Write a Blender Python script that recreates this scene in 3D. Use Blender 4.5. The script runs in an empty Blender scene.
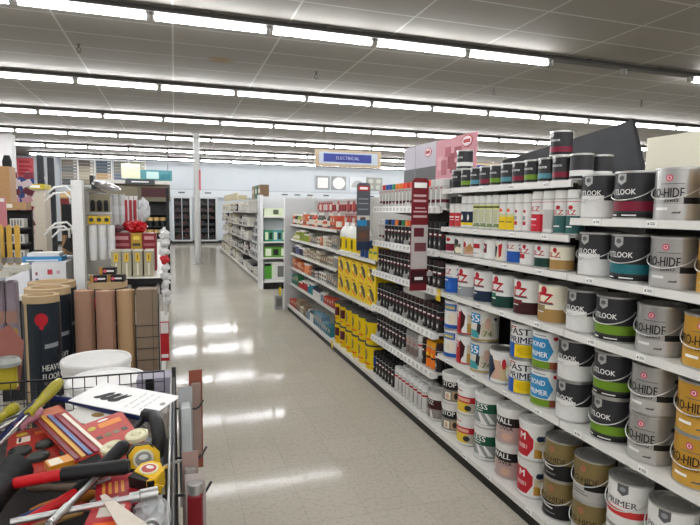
import bpy, bmesh, math, random
from mathutils import Vector, Matrix, Euler
random.seed(7)
S = bpy.context.scene
C = S.collection
PI = math.pi
rad = math.radians

# ------------------------------------------------------------------ materials
def lin(h):
    h = h.lstrip('#')
    out = []
    for i in (0, 2, 4):
        c = int(h[i:i+2], 16) / 255
        out.append(c / 12.92 if c <= .04045 else ((c + .055) / 1.055) ** 2.4)
    return (*out, 1)

_m = {}
def mat(col, rough=.5, metal=0.0, var=.08, scale=30, alpha=1.0):
    """procedural surface: base colour with a faint noise variation, roughness broken by the same noise"""
    k = (col, rough, metal, var, scale, alpha)
    if k in _m: return _m[k]
    m = bpy.data.materials.new('surface_' + col.strip('#'))
    m.use_nodes = True
    nt = m.node_tree; N = nt.nodes; L = nt.links
    b = N['Principled BSDF']
    tc = N.new('ShaderNodeTexCoord'); nz = N.new('ShaderNodeTexNoise')
    nz.inputs['Scale'].default_value = scale; nz.inputs['Detail'].default_value = 2
    L.new(tc.outputs['Object'], nz.inputs['Vector'])
    mx = N.new('ShaderNodeMix'); mx.data_type = 'RGBA'
    c = lin(col)
    mx.inputs['A'].default_value = (*[x * (1 - var) for x in c[:3]], 1)
    mx.inputs['B'].default_value = (*[min(1, x * (1 + var)) for x in c[:3]], 1)
    L.new(nz.outputs['Fac'], mx.inputs['Factor'])
    L.new(mx.outputs['Result'], b.inputs['Base Color'])
    b.inputs['Roughness'].default_value = rough
    b.inputs['Metallic'].default_value = metal
    if metal < .1: b.inputs['Specular IOR Level'].default_value = .3
    if alpha < 1: b.inputs['Alpha'].default_value = alpha
    _m[k] = m
    return m

def emit(col, strength):
    k = ('e', col, strength)
    if k in _m: return _m[k]
    m = bpy.data.materials.new('glow'); m.use_nodes = True
    b = m.node_tree.nodes['Principled BSDF']
    b.inputs['Base Color'].default_value = lin('#f4f4f0')
    b.inputs['Emission Color'].default_value = lin(col)
    b.inputs['Emission Strength'].default_value = strength
    _m[k] = m
    return m

# ------------------------------------------------------------------ mesh builder
class MB:
    def __init__(s): s.v = []; s.f = []; s.mi = []; s.sm = []; s.ms = []
    def mi_of(s, m):
        if m not in s.ms: s.ms.append(m)
        return s.ms.index(m)
    def add(s, vs, fs, m, smooth=False, M=None):
        o = len(s.v)
        s.v += [tuple(M @ Vector(v)) for v in vs] if M else [tuple(v) for v in vs]
        k = s.mi_of(m)
        for f in fs:
            s.f.append(tuple(i + o for i in f)); s.mi.append(k); s.sm.append(smooth)
        return s
    def box(s, x0, x1, y0, y1, z0, z1, m, M=None, ch=0):
        if ch:
            return s.cbox(x0, x1, y0, y1, z0, z1, m, ch, M)
        vs = [(x, y, z) for x in (x0, x1) for y in (y0, y1) for z in (z0, z1)]
        return s.add(vs, [(0,1,3,2),(4,6,7,5),(0,4,5,1),(2,3,7,6),(0,2,6,4),(1,5,7,3)], m, False, M)
    def cbox(s, x0, x1, y0, y1, z0, z1, m, ch, M=None):
        bm = bmesh.new(); bmesh.ops.create_cube(bm, size=1)
        for v in bm.verts:
            v.co = ((x0+x1)/2 + v.co.x*(x1-x0), (y0+y1)/2 + v.co.y*(y1-y0), (z0+z1)/2 + v.co.z*(z1-z0))
        bmesh.ops.bevel(bm, geom=bm.edges[:], offset=ch, segments=1, affect='EDGES')
        bm.verts.index_update()
        s.add([v.co[:] for v in bm.verts], [[v.index for v in f.verts] for f in bm.faces], m, False, M)
        bm.free(); return s
    def prism(s, poly, z0, z1, m, M=None):
        n = len(poly)
        vs = [(x, y, z0) for x, y in poly] + [(x, y, z1) for x, y in poly]
        fs = [tuple(range(n))[::-1], tuple(range(n, 2*n))] + [(i, (i+1) % n, n+(i+1) % n, n+i) for i in range(n)]
        return s.add(vs, fs, m, False, M)
    def lathe(s, prof, m, seg=20, M=None, smooth=True, mats=None):
        """prof: (r,z) pairs bottom to top; mats: one per ring"""
        for j in range(len(prof)-1):
            (r0, z0), (r1, z1) = prof[j], prof[j+1]
            vs = []; fs = []
            for i in range(seg):
                a = 2*PI*i/seg; c, d = math.cos(a), math.sin(a)
                vs += [(r0*c, r0*d, z0), (r1*c, r1*d, z1)]
            for i in range(seg):
                a, b = 2*i, 2*((i+1) % seg)
                if r0 < 1e-6: fs.append((a, b+1, a+1))
                elif r1 < 1e-6: fs.append((a, b, a+1))
                else: fs.append((a, b, b+1, a+1))
            s.add(vs, fs, mats[j] if mats else m, smooth, M)
        return s
    def cyl(s, p0, p1, r, m, seg=12, r1=None):
        p0, p1 = Vector(p0), Vector(p1); d = p1 - p0
        M = Matrix.Translation(p0) @ d.to_track_quat('Z', 'Y').to_matrix().to_4x4()
        l = d.length; r1 = r if r1 is None else r1
        return s.lathe([(0, 0), (r, 0), (r1, l), (0, l)], m, seg, M)
    def tube(s, pts, r, m, seg=6, closed=False):
        pts = [Vector(p) for p in pts]; n = len(pts); vs = []; fs = []
        up = None
        for i, p in enumerate(pts):
            if closed: t = pts[(i+1) % n] - pts[i-1]
            else: t = pts[min(i+1, n-1)] - pts[max(i-1, 0)]
            t.normalize()
            if up is None or abs(t.dot(up)) > .98: up = Vector((0, 0, 1)) if abs(t.z) < .9 else Vector((1, 0, 0))
            a = t.cross(up).normalized(); b = t.cross(a).normalized(); up = -b if False else up
            for k in range(seg):
                q = 2*PI*k/seg
                vs.append(p + a*r*math.cos(q) + b*r*math.sin(q))
        for i in range(n if closed else n-1):
            for k in range(seg):
                A = i*seg+k; B = i*seg+(k+1) % seg; D = ((i+1) % n)*seg
                fs.append((A, B, D+(k+1) % seg, D+k))
        if not closed: fs += [tuple(range(seg)), tuple(range((n-1)*seg, n*seg))[::-1]]
        return s.add(vs, fs, m, True)
    def bar(s, p0, p1, w, m):
        return s.tube([p0, p1], w, m, 4)
    def mesh(s, name):
        me = bpy.data.meshes.new(name)
        me.from_pydata(s.v, [], s.f); me.update()
        for m in s.ms: me.materials.append(m)
        me.polygons.foreach_set('material_index', s.mi)
        me.polygons.foreach_set('use_smooth', s.sm)
        bm = bmesh.new(); bm.from_mesh(me); bmesh.ops.recalc_face_normals(bm, faces=bm.faces); bm.to_mesh(me); bm.free()
        return me
    def build(s, name, parent=None):
        return link(name, s.mesh(name), parent)

def link(name, me, parent=None, loc=None):
    o = bpy.data.objects.new(name, me); C.objects.link(o)
    if parent: o.parent = parent
    if loc: o.location = loc
    return o
def tag(o, label, cat, group=None):
    o['label'] = label; o['category'] = cat
    if group: o['group'] = group
    return o
def thing(name, label, cat, loc=(0, 0, 0), rz=0, group=None):
    o = bpy.data.objects.new(name, None); C.objects.link(o)
    o.empty_display_size = .05
    o.location = loc; o.rotation_euler = (0, 0, rz)
    return tag(o, label, cat, group)
def struct(mb, name):
    o = mb.build(name); o['kind'] = 'structure'; return o
# a spec is a list of (part name, mesh, [(sub-part name, mesh)], label or None); copies share mesh data
def place(name, spec, label, cat, loc, rz=0, group=None, M=None):
    if len(spec) == 1 and not spec[0][2]:
        o = link(name, spec[0][1]); tag(o, label, cat, group)
        if M is not None: o.matrix_world = M
        else: o.location = loc; o.rotation_euler = (0, 0, rz)
        return o
    r = thing(name, label, cat, loc, rz, group)
    if M is not None: r.matrix_world = M
    for p in spec:
        q = link(p[0], p[1], r)
        if len(p) > 3 and p[3]: q['label'] = p[3]
        for sname, sm in p[2]: link(sname, sm, q)
    return r
ORD = ['first', 'second', 'third', 'fourth', 'fifth', 'sixth', 'seventh', 'eighth', 'ninth', 'tenth', 'eleventh', 'twelfth',
       'thirteenth', 'fourteenth', 'fifteenth', 'sixteenth', 'seventeenth', 'eighteenth', 'nineteenth', 'twentieth']
ORD += ['twenty-' + o for o in ORD[:9]] + ['thirtieth']

# ------------------------------------------------------------------ lettering
_txt = {}
def text_geo(t):
    if t in _txt: return _txt[t]
    cu = bpy.data.curves.new('lettering', 'FONT'); cu.body = t; cu.resolution_u = 2; cu.size = 1
    o = bpy.data.objects.new('lettering', cu); C.objects.link(o)
    me = bpy.data.meshes.new_from_object(o)
    vs = [v.co[:2] for v in me.vertices]; fs = [tuple(p.vertices) for p in me.polygons]
    bpy.data.objects.remove(o); bpy.data.curves.remove(cu); bpy.data.meshes.remove(me)
    x0 = min(v[0] for v in vs); x1 = max(v[0] for v in vs); y0 = min(v[1] for v in vs); y1 = max(v[1] for v in vs)
    vs = [((v[0]-x0)/(x1-x0)-.5, (v[1]-y0)/(y1-y0)-.5) for v in vs]      # fills a unit square
    asp = (x1-x0)/(y1-y0); dx = .028/asp; n = len(vs)             # set twice, a hair apart: a bold weight
    vs = [(x*(1-2*dx)-dx, y) for x, y in vs]+[(x*(1-2*dx)+dx, y) for x, y in vs]; fs = fs+[tuple(i+n for i in f) for f in fs]
    _txt[t] = (vs, fs, asp)
    return _txt[t]
def flat_text(mb, t, h, M, m, w=None):
    """lettering in M's local xy plane, centred, cap height h"""
    vs, fs, asp = text_geo(t); w = w or asp*h
    mb.add([(x*w, y*h, 0) for x, y in vs], fs, m, False, M)
def wrap(mb, vs, fs, R, m, step=.12):
    """vs: (arc length, z) points of a flat print, rolled round a cylinder of radius R; u=0 faces local -Y"""
    bm = bmesh.new()
    bv = [bm.verts.new((x, y, 0)) for x, y in vs]
    for f in fs:
        try: bm.faces.new([bv[i] for i in f])
        except ValueError: pass
    xs = [v[0] for v in vs]; a = min(xs); b = max(xs); d = R*step
    x = math.ceil(a/d)*d
    while x < b:
        bmesh.ops.bisect_plane(bm, geom=bm.verts[:]+bm.edges[:]+bm.faces[:], plane_co=(x, 0, 0), plane_no=(1, 0, 0), dist=1e-5)
        x += d
    bm.verts.index_update()
    out = [(R*math.sin(v.co.x/R), -R*math.cos(v.co.x/R), v.co.y) for v in bm.verts]
    mb.add(out, [[v.index for v in f.verts] for f in bm.faces], m, True)
    bm.free()
def ellipse(cx, cy, rx, ry, n=16):
    return [(cx+rx*math.cos(2*PI*i/n), cy+ry*math.sin(2*PI*i/n)) for i in range(n)]

# ------------------------------------------------------------------ cans
TIN = mat('#b9b9b6', .3, .85); TIN2 = mat('#8f8f8c', .35, .85); WIRE = mat('#d6d6d3', .35, .6); WHITE = mat('#e6e6e2', .45)
BLACK = mat('#161616', .45); DK = mat('#2c2c2e', .5)

def can_mesh(R, H, rects, base, seg=36, top=TIN, bottom=TIN, toplip=.009):
    """a tinned cylinder with two chimes; rects paint its wrapped paper label: (deg0, deg1, v0, v1, material)"""
    mb = MB(); z0, z1 = .006, H-toplip
    us = set(round(-180+360*i/seg, 3) for i in range(seg))
    vs = {0., 1.}
    for r in rects:
        for u in r[:2]:
            if -180 < u < 180: us.add(u)
        vs |= {r[2], r[3]}
    us = sorted(us); vs = sorted(vs)
    n = len(us)
    for j in range(len(vs)-1):
        va = z0+(z1-z0)*vs[j]; vb = z0+(z1-z0)*vs[j+1]; vm = (vs[j]+vs[j+1])/2
        by = {}
        for i in range(n):
            ua = us[i]; ub = us[(i+1) % n] + (360 if i == n-1 else 0); um = (ua+ub)/2
            mm = base
            for r in rects:
                if r[0] <= um <= r[1] and r[2] <= vm <= r[3]: mm = r[4]
            by.setdefault(mm, []).append(i)
        ring = []
        for u in us:
            a = rad(u); ring += [(R*math.sin(a), -R*math.cos(a), va), (R*math.sin(a), -R*math.cos(a), vb)]
        o = len(mb.v); mb.v += ring
        for mm, ids in by.items():
            k = mb.mi_of(mm)
            for i in ids:
                q = (i+1) % n
                mb.f.append((o+2*i, o+2*q, o+2*q+1, o+2*i+1)); mb.mi.append(k); mb.sm.append(True)
    e = .0022
    mb.lathe([(0, .002), (R-.004, .002), (R-.003, 0), (R+e, 0), (R+e, z0), (R, z0)], bottom, seg)
    mb.lathe([(R, z1), (R+e, z1+.001), (R+e, H-.001), (R-.001, H), (R-.008, H), (R-.010, H-.006)], top, seg)
    return mb.mesh('can_body')
def lid_mesh(R, H, m=TIN):
    mb = MB(); r = R-.010
    mb.lathe([(r, H-.006), (r-.003, H-.002), (r-.012, H-.002), (r-.016, H-.007), (r*.55, H-.007), (r*.5, H-.006), (0, H-.006)], m, 28)
    return mb.mesh('lid')
def ptop_mesh(R, H, m, cap=None):
    """moulded plastic lid standing over the can's rim"""
    mb = MB()
    mb.lathe([(R, H-.03), (R+.003, H-.03), (R+.004, H-.004), (R-.002, H), (R-.010, H), (R-.014, H-.008), (R*.45, H-.008), (R*.4, H-.011), (0, H-.011)], m, 28)
    return mb.mesh('plastic_lid')
def bail_mesh(R, H, drop=.062, he=.72, side=1):
    mb = MB(); pts = []
    for i in range(25):
        a = rad(-88+176*i/24)
        rr = R+.004+.008*math.cos(a)
        pts.append((rr*math.sin(a), -rr*math.cos(a), H*he - drop*math.cos(a)**.8 if math.cos(a) > 0 else H*he))
    mb.tube(pts, .0023, WIRE, 6)
    return mb.mesh('bail_handle')
def ear_mesh(R, H, s, he=.72):
    mb = MB(); x = s*(R-.002)
    mb.cyl((x, 0, H*he), (x+s*.007, 0, H*he), .009, DK, 10)
    return mb.mesh('bail_ear')
def print_mesh(R, items):
    mb = MB(); q = R+.0009
    for it in items:
        k = it[0]
        if k == 't':                       # ('t', text, degrees centre, z, height, width or None, material)
            vs, fs, asp = text_geo(it[1]); h = it[4]; w = it[5] or asp*h; c = rad(it[2])*q
            wrap(mb, [(c+x*w, it[3]+y*h) for x, y in vs], fs, q, it[6])
        elif k == 'p':                     # ('p', [(deg, z)...], material)
            vs = [(rad(a)*q, z) for a, z in it[1]]
            wrap(mb, vs, [tuple(range(len(vs)))], q-.0003, it[2])
        elif k == 'e':                     # ('e', deg, z, rx, ry, material)
            vs = ellipse(rad(it[1])*q, it[2], it[3], it[4])
            wrap(mb, vs, [tuple(range(len(vs)))], q-(.0002 if len(it) < 7 else it[6]), it[5])
    return mb.mesh('printed_label')

G_R, G_H = .0825, .190
def gallon(rects, base, items, bail=True, lid=TIN, R=G_R, H=G_H, plastic=None, ears=True, seg=36):
    sp = [('can_body', can_mesh(R, H, rects, base, seg), [], None)]
    if plastic: sp.append(('plastic_lid', ptop_mesh(R, H+.004, plastic), [], None))
    else: sp.append(('lid', lid_mesh(R, H, lid), [], None))
    if items: sp.append(('printed_label', print_mesh(R, items), [], None))
    if bail: sp.append(('bail_handle', bail_mesh(R, H), [], None))
    if ears:
        for s in (-1, 1): sp.append(('bail_ear', ear_mesh(R, H, s), [], None))
    return sp

c_char = mat('#303033', .42); c_lt = mat('#dadad7', .45); c_txt = mat('#e9e9e6', .5); c_shield = mat('#a9a9a6', .4, .2); c_shdk = mat('#5d5d5f', .4)
c_maroon = mat('#7d1730', .45); c_teal = mat('#1f6a73', .45); c_green = mat('#6a8f22', .45); c_silver = mat('#aaa9a6', .30, .6); c_silverlt = mat('#bfbebb', .34, .45)
c_gold = mat('#c0902f', .36, .25); c_goldlt = mat('#c99a3c', .4, .2); c_bronze = mat('#857347', .36, .3); c_blk = mat('#1b1b1c', .45); c_red = mat('#c43330', .45); c_pink = mat('#c9546a', .45)
c_white = mat('#dededa', .45); c_navy = mat('#17293f', .45); c_dgreen = mat('#123d33', .45); c_brown = mat('#3c1719', .45); c_tan = mat('#a5824c', .45); c_grey = mat('#8e9296', .45)
c_blue = mat('#1e55a8', .42); c_yel = mat('#e6c61c', .42); c_kred = mat('#b3202c', .45); c_cream = mat('#e3ddc6', .5); c_sky = mat('#2f86b8', .45); c_org = mat('#e2671f', .45)
c_flesh = mat('#c9a58f', .5); c_lav = mat('#b9b4bf', .5)

def shield(u, z, w, h, m):
    d = math.degrees(w/2/G_R)
    return ('p', [(u-d, z+h*.5), (u-d, z-h*.2), (u, z-h*.5), (u+d, z-h*.2), (u+d, z+h*.5)], m)
def look(band):
    rects = [(-180, 180, 0, .10, c_blk)]
    if band == 'white':
        rects = [(-180, 180, 0, .40, c_lt), (-60, 42, .38, .52, c_white)]
    else:
        rects += [(-110, 180, .15, .37, band), (-180, -110, .15, .37, band)]
    it = [shield(-6, .157, .040, .044, c_shield), ('e', -6, .162, .012, .010, c_shdk, -.0002),
          ('t', 'OUTLOOK', -12, .108, .0215, .136, c_txt), ('p', [(-42, .098), (-42, .0955), (5, .0955), (5, .098)], c_grey)]
    if band != 'white':
        it += [('p', [(-40, .018), (-40, .013), (-18, .013), (-18, .018)], c_txt), ('p', [(0, .018), (0, .013), (38, .013), (38, .018)], c_txt)]
    else:
        it += [('p', [(-40, .080), (-40, .0775), (-5, .0775), (-5, .080)], c_grey), ('p', [(-40, .07), (-40, .0675), (-12, .0675), (-12, .07)], c_grey)]
    return gallon(rects, c_char, it)
def hide(body, low, txt=c_blk):
    rects = [(-180, 180, 0, .30, low), (40, 180, .30, .43, c_blk), (-180, -60, .30, .43, c_blk)]
    it = [('e', 6, .152, .0125, .0125, c_pink), ('e', 6, .152, .0075, .0075, c_txt, -.0002), ('e', 6, .152, .005, .006, c_pink, -.0004),
          ('t', 'PRO-HIDE', -7, .099, .034, .140, txt), ('p', [(-14, .132), (-14, .1295), (40, .1295), (40, .132)], c_shdk),
          ('t', 'ZERO', 12, .071, .012, .05, txt), ('p', [(-30, .046), (-30, .036), (5, .036), (5, .046)], c_txt), ('p', [(18, .03), (14, .024), (34, .024), (36, .033), (28, .030)], c_shdk)]
    return gallon(rects, body, it)
K = {}
K['look_white'] = look('white'); K['look_red'] = look(c_maroon); K['look_teal'] = look(c_teal); K['look_green'] = look(c_green)
K['silver'] = hide(c_silver, c_silverlt); K['gold'] = hide(c_gold, c_goldlt)
K['bronze'] = gallon([(-180, 180, 0, .42, c_blk)], c_bronze,
    [('e', 4, .148, .0115, .0125, mat('#c06a5a', .45)), ('e', 4, .148, .006, .007, c_bronze, -.0002), ('t', 'PRO-HIDE', -1, .098, .026, .150, mat('#3a3324', .5)),
     ('p', [(-30, .060), (-30, .054), (12, .048), (12, .054)], c_txt), ('p', [(-20, .03), (-20, .026), (20, .026), (20, .03)], c_grey)])
K['bronze_grey'] = gallon([(-180, 180, 0, .38, c_silverlt), (10, 180, .28, .46, c_blk)], c_bronze,
    [('e', 4, .148, .0115, .0125, mat('#c06a5a', .45)), ('e', 4, .148, .006, .007, c_bronze, -.0002), ('t', 'PRO-HIDE', -1, .098, .026, .150, mat('#3a3324', .5)),
     ('p', [(-30, .050), (-30, .046), (12, .042), (12, .046)], c_shdk), ('p', [(-30, .038), (-30, .034), (22, .030), (22, .034)], c_shdk)])
def primer(band):
    rects = [(-180, 180, 0, .16, c_lt)] + ([(-180, 180, .24, .40, c_red)] if band else [])
    return gallon(rects, c_white, [shield(13, .158, .042, .048, c_shdk), ('e', 13, .162, .012, .010, c_grey, -.0002), ('t', 'PRIMER', 8, .103, .024, .128, c_shdk),
                                   ('p', [(-25, .091), (-25, .0885), (30, .0885), (30, .091)], c_pink if band else c_grey)])
K['primer_red'] = primer(True); K['primer'] = primer(False)
def kilz(low, base=c_white, two=False, R=G_R, H=G_H, extra=()):
    s = H/.19
    if two:
        rects = [(-180, 180, 0, .56, c_blue), (-50, 20, .12, .40, mat('#2f68b8', .42))]
        it = [('t', 'KILZ', -20, .142*s, .034*s, .125*s, c_kred), ('t', '2', 56, .142*s, .044*s, .030*s, c_blue), ('p', [(-40, .11*s), (-40, .1065*s), (30, .1065*s), (30, .11*s)], c_grey),
              ('p', [(-35, .09*s), (-35, .082*s), (5, .082*s), (5, .09*s)], c_txt)]
    else:
        rects = [(-180, 180, 0, .36, low)] + list(extra)
        it = [('t', 'KILZ', -20, .118*s, .042*s, .150*s, c_kred), ('e', -2, .158*s, .018*s, .020*s, c_kred), ('e', -12, .140*s, .024*s, .008*s, c_kred), ('e', 14, .138*s, .026*s, .007*s, c_kred),
              ('p', [(-38, .097*s), (-38, .090*s), (34, .090*s), (34, .097*s)], c_shdk), ('p', [(-35, .055*s), (-35, .050*s), (0, .050*s), (0, .055*s)], c_txt)]
    return gallon(rects, base, it, bail=False, R=R, H=H)
K['z_blue'] = kilz(None, two=True); K['z_grey'] = kilz(c_grey); K['z_navy'] = kilz(c_navy, extra=[(-70, -20, .18, .46, c_grey)]); K['z_green'] = kilz(c_dgreen, extra=[(-60, 0, .26, .44, mat('#1e6a4c', .45))])
K['z_maroon'] = kilz(c_brown, extra=[(-70, 15, .30, .42, mat('#6b2326', .45))]); K['z_tan'] = kilz(c_tan, base=c_cream, extra=[(-70, 5, .28, .46, mat('#8f7c58', .45))])
K['fast'] = gallon([(-180, 180, 0, .44, c_blue), (0, 180, .02, .42, c_yel), (-180, -45, .0, .42, c_sky)], c_white,
    [('t', 'FAST', 14, .146, .034, .125, c_blk), ('t', 'PRIME', 20, .103, .034, .135, c_navy), ('p', [(-30, .172), (-30, .166), (5, .166), (5, .172)], c_kred), ('e', 40, .048, .045, .024, mat('#d8b400', .45))], bail=False)
K['bond'] = gallon([(-180, 180, 0, .20, c_green), (45, 110, 0, .2, mat('#8a4a32', .45))], c_white,
    [('p', [(-85, .155), (-85, .045), (38, .045), (56, .095), (36, .155)], c_sky), ('t', 'BOND', 0, .122, .025, .085, c_txt), ('t', 'PRIMER', 2, .074, .025, .105, c_txt),
     ('e', 62, .158, .012, .010, c_kred), ('p', [(-20, .170), (-20, .165), (30, .165), (30, .170)], c_grey), ('e', 78, .10, .022, .034, c_cream)], bail=False)
K['pict'] = gallon([(-180, -20, 0, .75, c_blue), (-20, 30, .1, .72, c_flesh), (30, 84, .08, .6, mat('#c7b184', .5))], c_white,
    [('e', 42, .115, .012, .030, c_kred), ('p', [(-40, .16), (-8, .15), (8, .08), (-20, .02), (-45, .03)], c_navy), ('e', 62, .07, .018, .04, c_cream)], bail=False)
K['teal55'] = gallon([(-180, 180, 0, .06, mat('#b79a5a', .4)), (-95, 22, .08, .34, mat('#3f9aa0', .45)), (32, 85, .16, .60, mat('#c2b89f', .5))], mat('#cfcdc2', .45),
    [('p', [(-70, .168), (-70, .108), (26, .108), (26, .168)], c_sky), ('t', '55', -2, .138, .042, .072, c_txt), ('e', 58, .11, .020, .035, c_flesh), ('t', '74', 58, .05, .034, .055, mat('#6d7a50', .5)), ('p', [(14, .12), (30, .10), (26, .04), (10, .06)], c_char)], bail=False)
K['redtan'] = gallon([(-180, 180, 0, .05, c_kred), (-100, 10, .05, .8, c_kred), (36, 90, .06, .40, mat('#b98d3e', .5)), (36, 90, .40, .72, mat('#cbbd9c', .5))], c_white,
    [('t', 'M', -25, .125, .040, .04, c_txt), ('e', 62, .118, .018, .012, c_brown), ('e', 64, .06, .024, .018, mat('#d6aa4c', .5)), ('p', [(2, .16), (28, .12), (22, .06), (2, .02)], c_brown)], bail=False)
K['bluering'] = gallon([(-180, 180, 0, .14, c_blue), (-60, 45, .66, .92, c_blue), (-54, 39, .70, .88, mat('#7d93a5', .5)), (-20, 34, .75, .80, c_yel)], c_white,
    [('e', 20, .072, .032, .036, c_cream), ('e', -48, .06, .012, .020, mat('#d8cfa8', .5)), ('e', 12, .07, .016, .028, mat('#d7d2c0', .5))], bail=False)
lidw = mat('#d9d9d4', .42)
K['mcan'] = gallon([(-180, 180, 0, .06, c_white), (40, 92, .08, .34, c_gold), (40, 92, .34, .58, mat('#cdbf9f', .5)), (50, 95, .58, .74, mat('#5d6f86', .5))], c_white,
    [('p', [(-95, .155), (12, .150), (36, .115), (36, .070), (16, .020), (-95, .020)], c_kred), ('t', 'M', -6, .122, .034, .036, c_txt), ('p', [(-30, .080), (-30, .058), (14, .058), (14, .080)], mat('#e0b8b4', .5)), ('e', 58, .120, .018, .014, c_navy), ('e', 68, .075, .022, .016, c_cream)], bail=False, plastic=lidw)
K['wall'] = gallon([(-180, 180, .52, .80, c_blk), (-180, 180, 0, .52, mat('#b49c96', .5)), (-180, 180, .80, 1, lidw)], c_white,
    [('t', 'WALL', 2, .126, .030, .118, c_txt), ('t', 'OVER', 20, .088, .022, .085, c_blk), ('p', [(-70, .09), (-40, .07), (-20, .03), (-70, .02)], mat('#cdb9b3', .5)), ('e', 25, .04, .03, .02, c_flesh)], bail=False, plastic=lidw)
K['less'] = gallon([(-180, 180, .48, .80, mat('#16513a', .45)), (-180, 180, .06, .48, mat('#8b918e', .5))], c_white,
    [('t', 'LESS', 6, .128, .031, .096, c_txt), ('p', [(-20, .104), (-20, .099), (18, .099), (18, .104)], c_txt), ('p', [(-6, .085), (8, .085), (38, .03), (14, .03)], c_white), ('p', [(28, .088), (38, .088), (72, .03), (52, .03)], c_white), ('p', [(-30, .03), (40, .03), (40, .02), (-30, .02)], c_lt)], bail=False, plastic=lidw)
K['stop'] = gallon([(-180, 180, .50, .80, c_blk), (-180, 180, .06, .50, mat('#7f7c76', .5)), (38, 75, .12, .44, mat('#b99a72', .5)), (0, 30, .12, .40, c_cream)], c_white,
    [('t', 'STOP', 20, .128, .030, .100, c_txt), ('e', 54, .055, .014, .022, c_char), ('e', 14, .05, .012, .02, c_flesh)], bail=False, plastic=lidw)
K['redyel'] = gallon([(-180, 180, .40, .62, c_kred), (-80, 40, .06, .40, mat('#d8b73c', .5)), (40, 120, .06, .40, mat('#b9b2a2', .5))], c_white,
    [('p', [(-30, .15), (-30, .144), (10, .144), (10, .15)], c_kred), ('p', [(-20, .105), (-20, .085), (45, .085), (45, .105)], mat('#d9a08e', .5)), ('e', 36, .045, .022, .018, c_char)], bail=False, plastic=lidw)
K['oz'] = gallon([(-180, 180, .42, .80, c_brown), (-180, 180, .05, .42, mat('#8d8580', .5))], c_white,
    [('t', 'OZ', 4, .125, .030, .055, c_txt), ('p', [(-40, .07), (-20, .07), (-28, .02), (-44, .02)], c_white), ('p', [(0, .07), (10, .07), (20, .02), (6, .02)], c_white)], bail=False, plastic=lidw)

NAMES = dict(look_white='charcoal paint can with pale grey lower half', look_red='charcoal paint can with maroon band', look_teal='charcoal paint can with teal band', look_green='charcoal paint can with lime green band',
    silver='silver gallon paint can with black lettering', gold='gold yellow gallon paint can', bronze='bronze gallon paint can with black lower half', bronze_grey='bronze gallon paint can with grey lower half',
    primer_red='white primer can with red band', primer='plain white primer can with grey shield', z_blue='white and royal blue primer can', z_grey='white primer can with grey lower band', z_navy='white primer can with navy lower band',
    z_green='white primer can with dark green band', z_maroon='white primer can with dark maroon band', z_tan='cream primer can with tan lower band', fast='white and yellow fast primer can', bond='white can with blue hexagon label',
    pict='white can with blue panel and figures', teal55='white can with teal and blue number label', redtan='white can with red side and tan picture', bluering='white can with blue ring at its base',
    mcan='white can with red letter panel', wall='pale pink can with black word band', less='white can with green word band', stop='grey picture can with black word band', redyel='white can with red band and yellow picture', oz='grey can with dark maroon band')
RZ = rad(-90+10)
def can(kind, x, y, z, where, group, rz=None):
    return place('paint_can', K[kind], NAMES[kind] + ', ' + where, 'paint can', (x, y, z), (RZ if rz is None else rz) + rad(random.uniform(-3, 3)), group)

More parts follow.
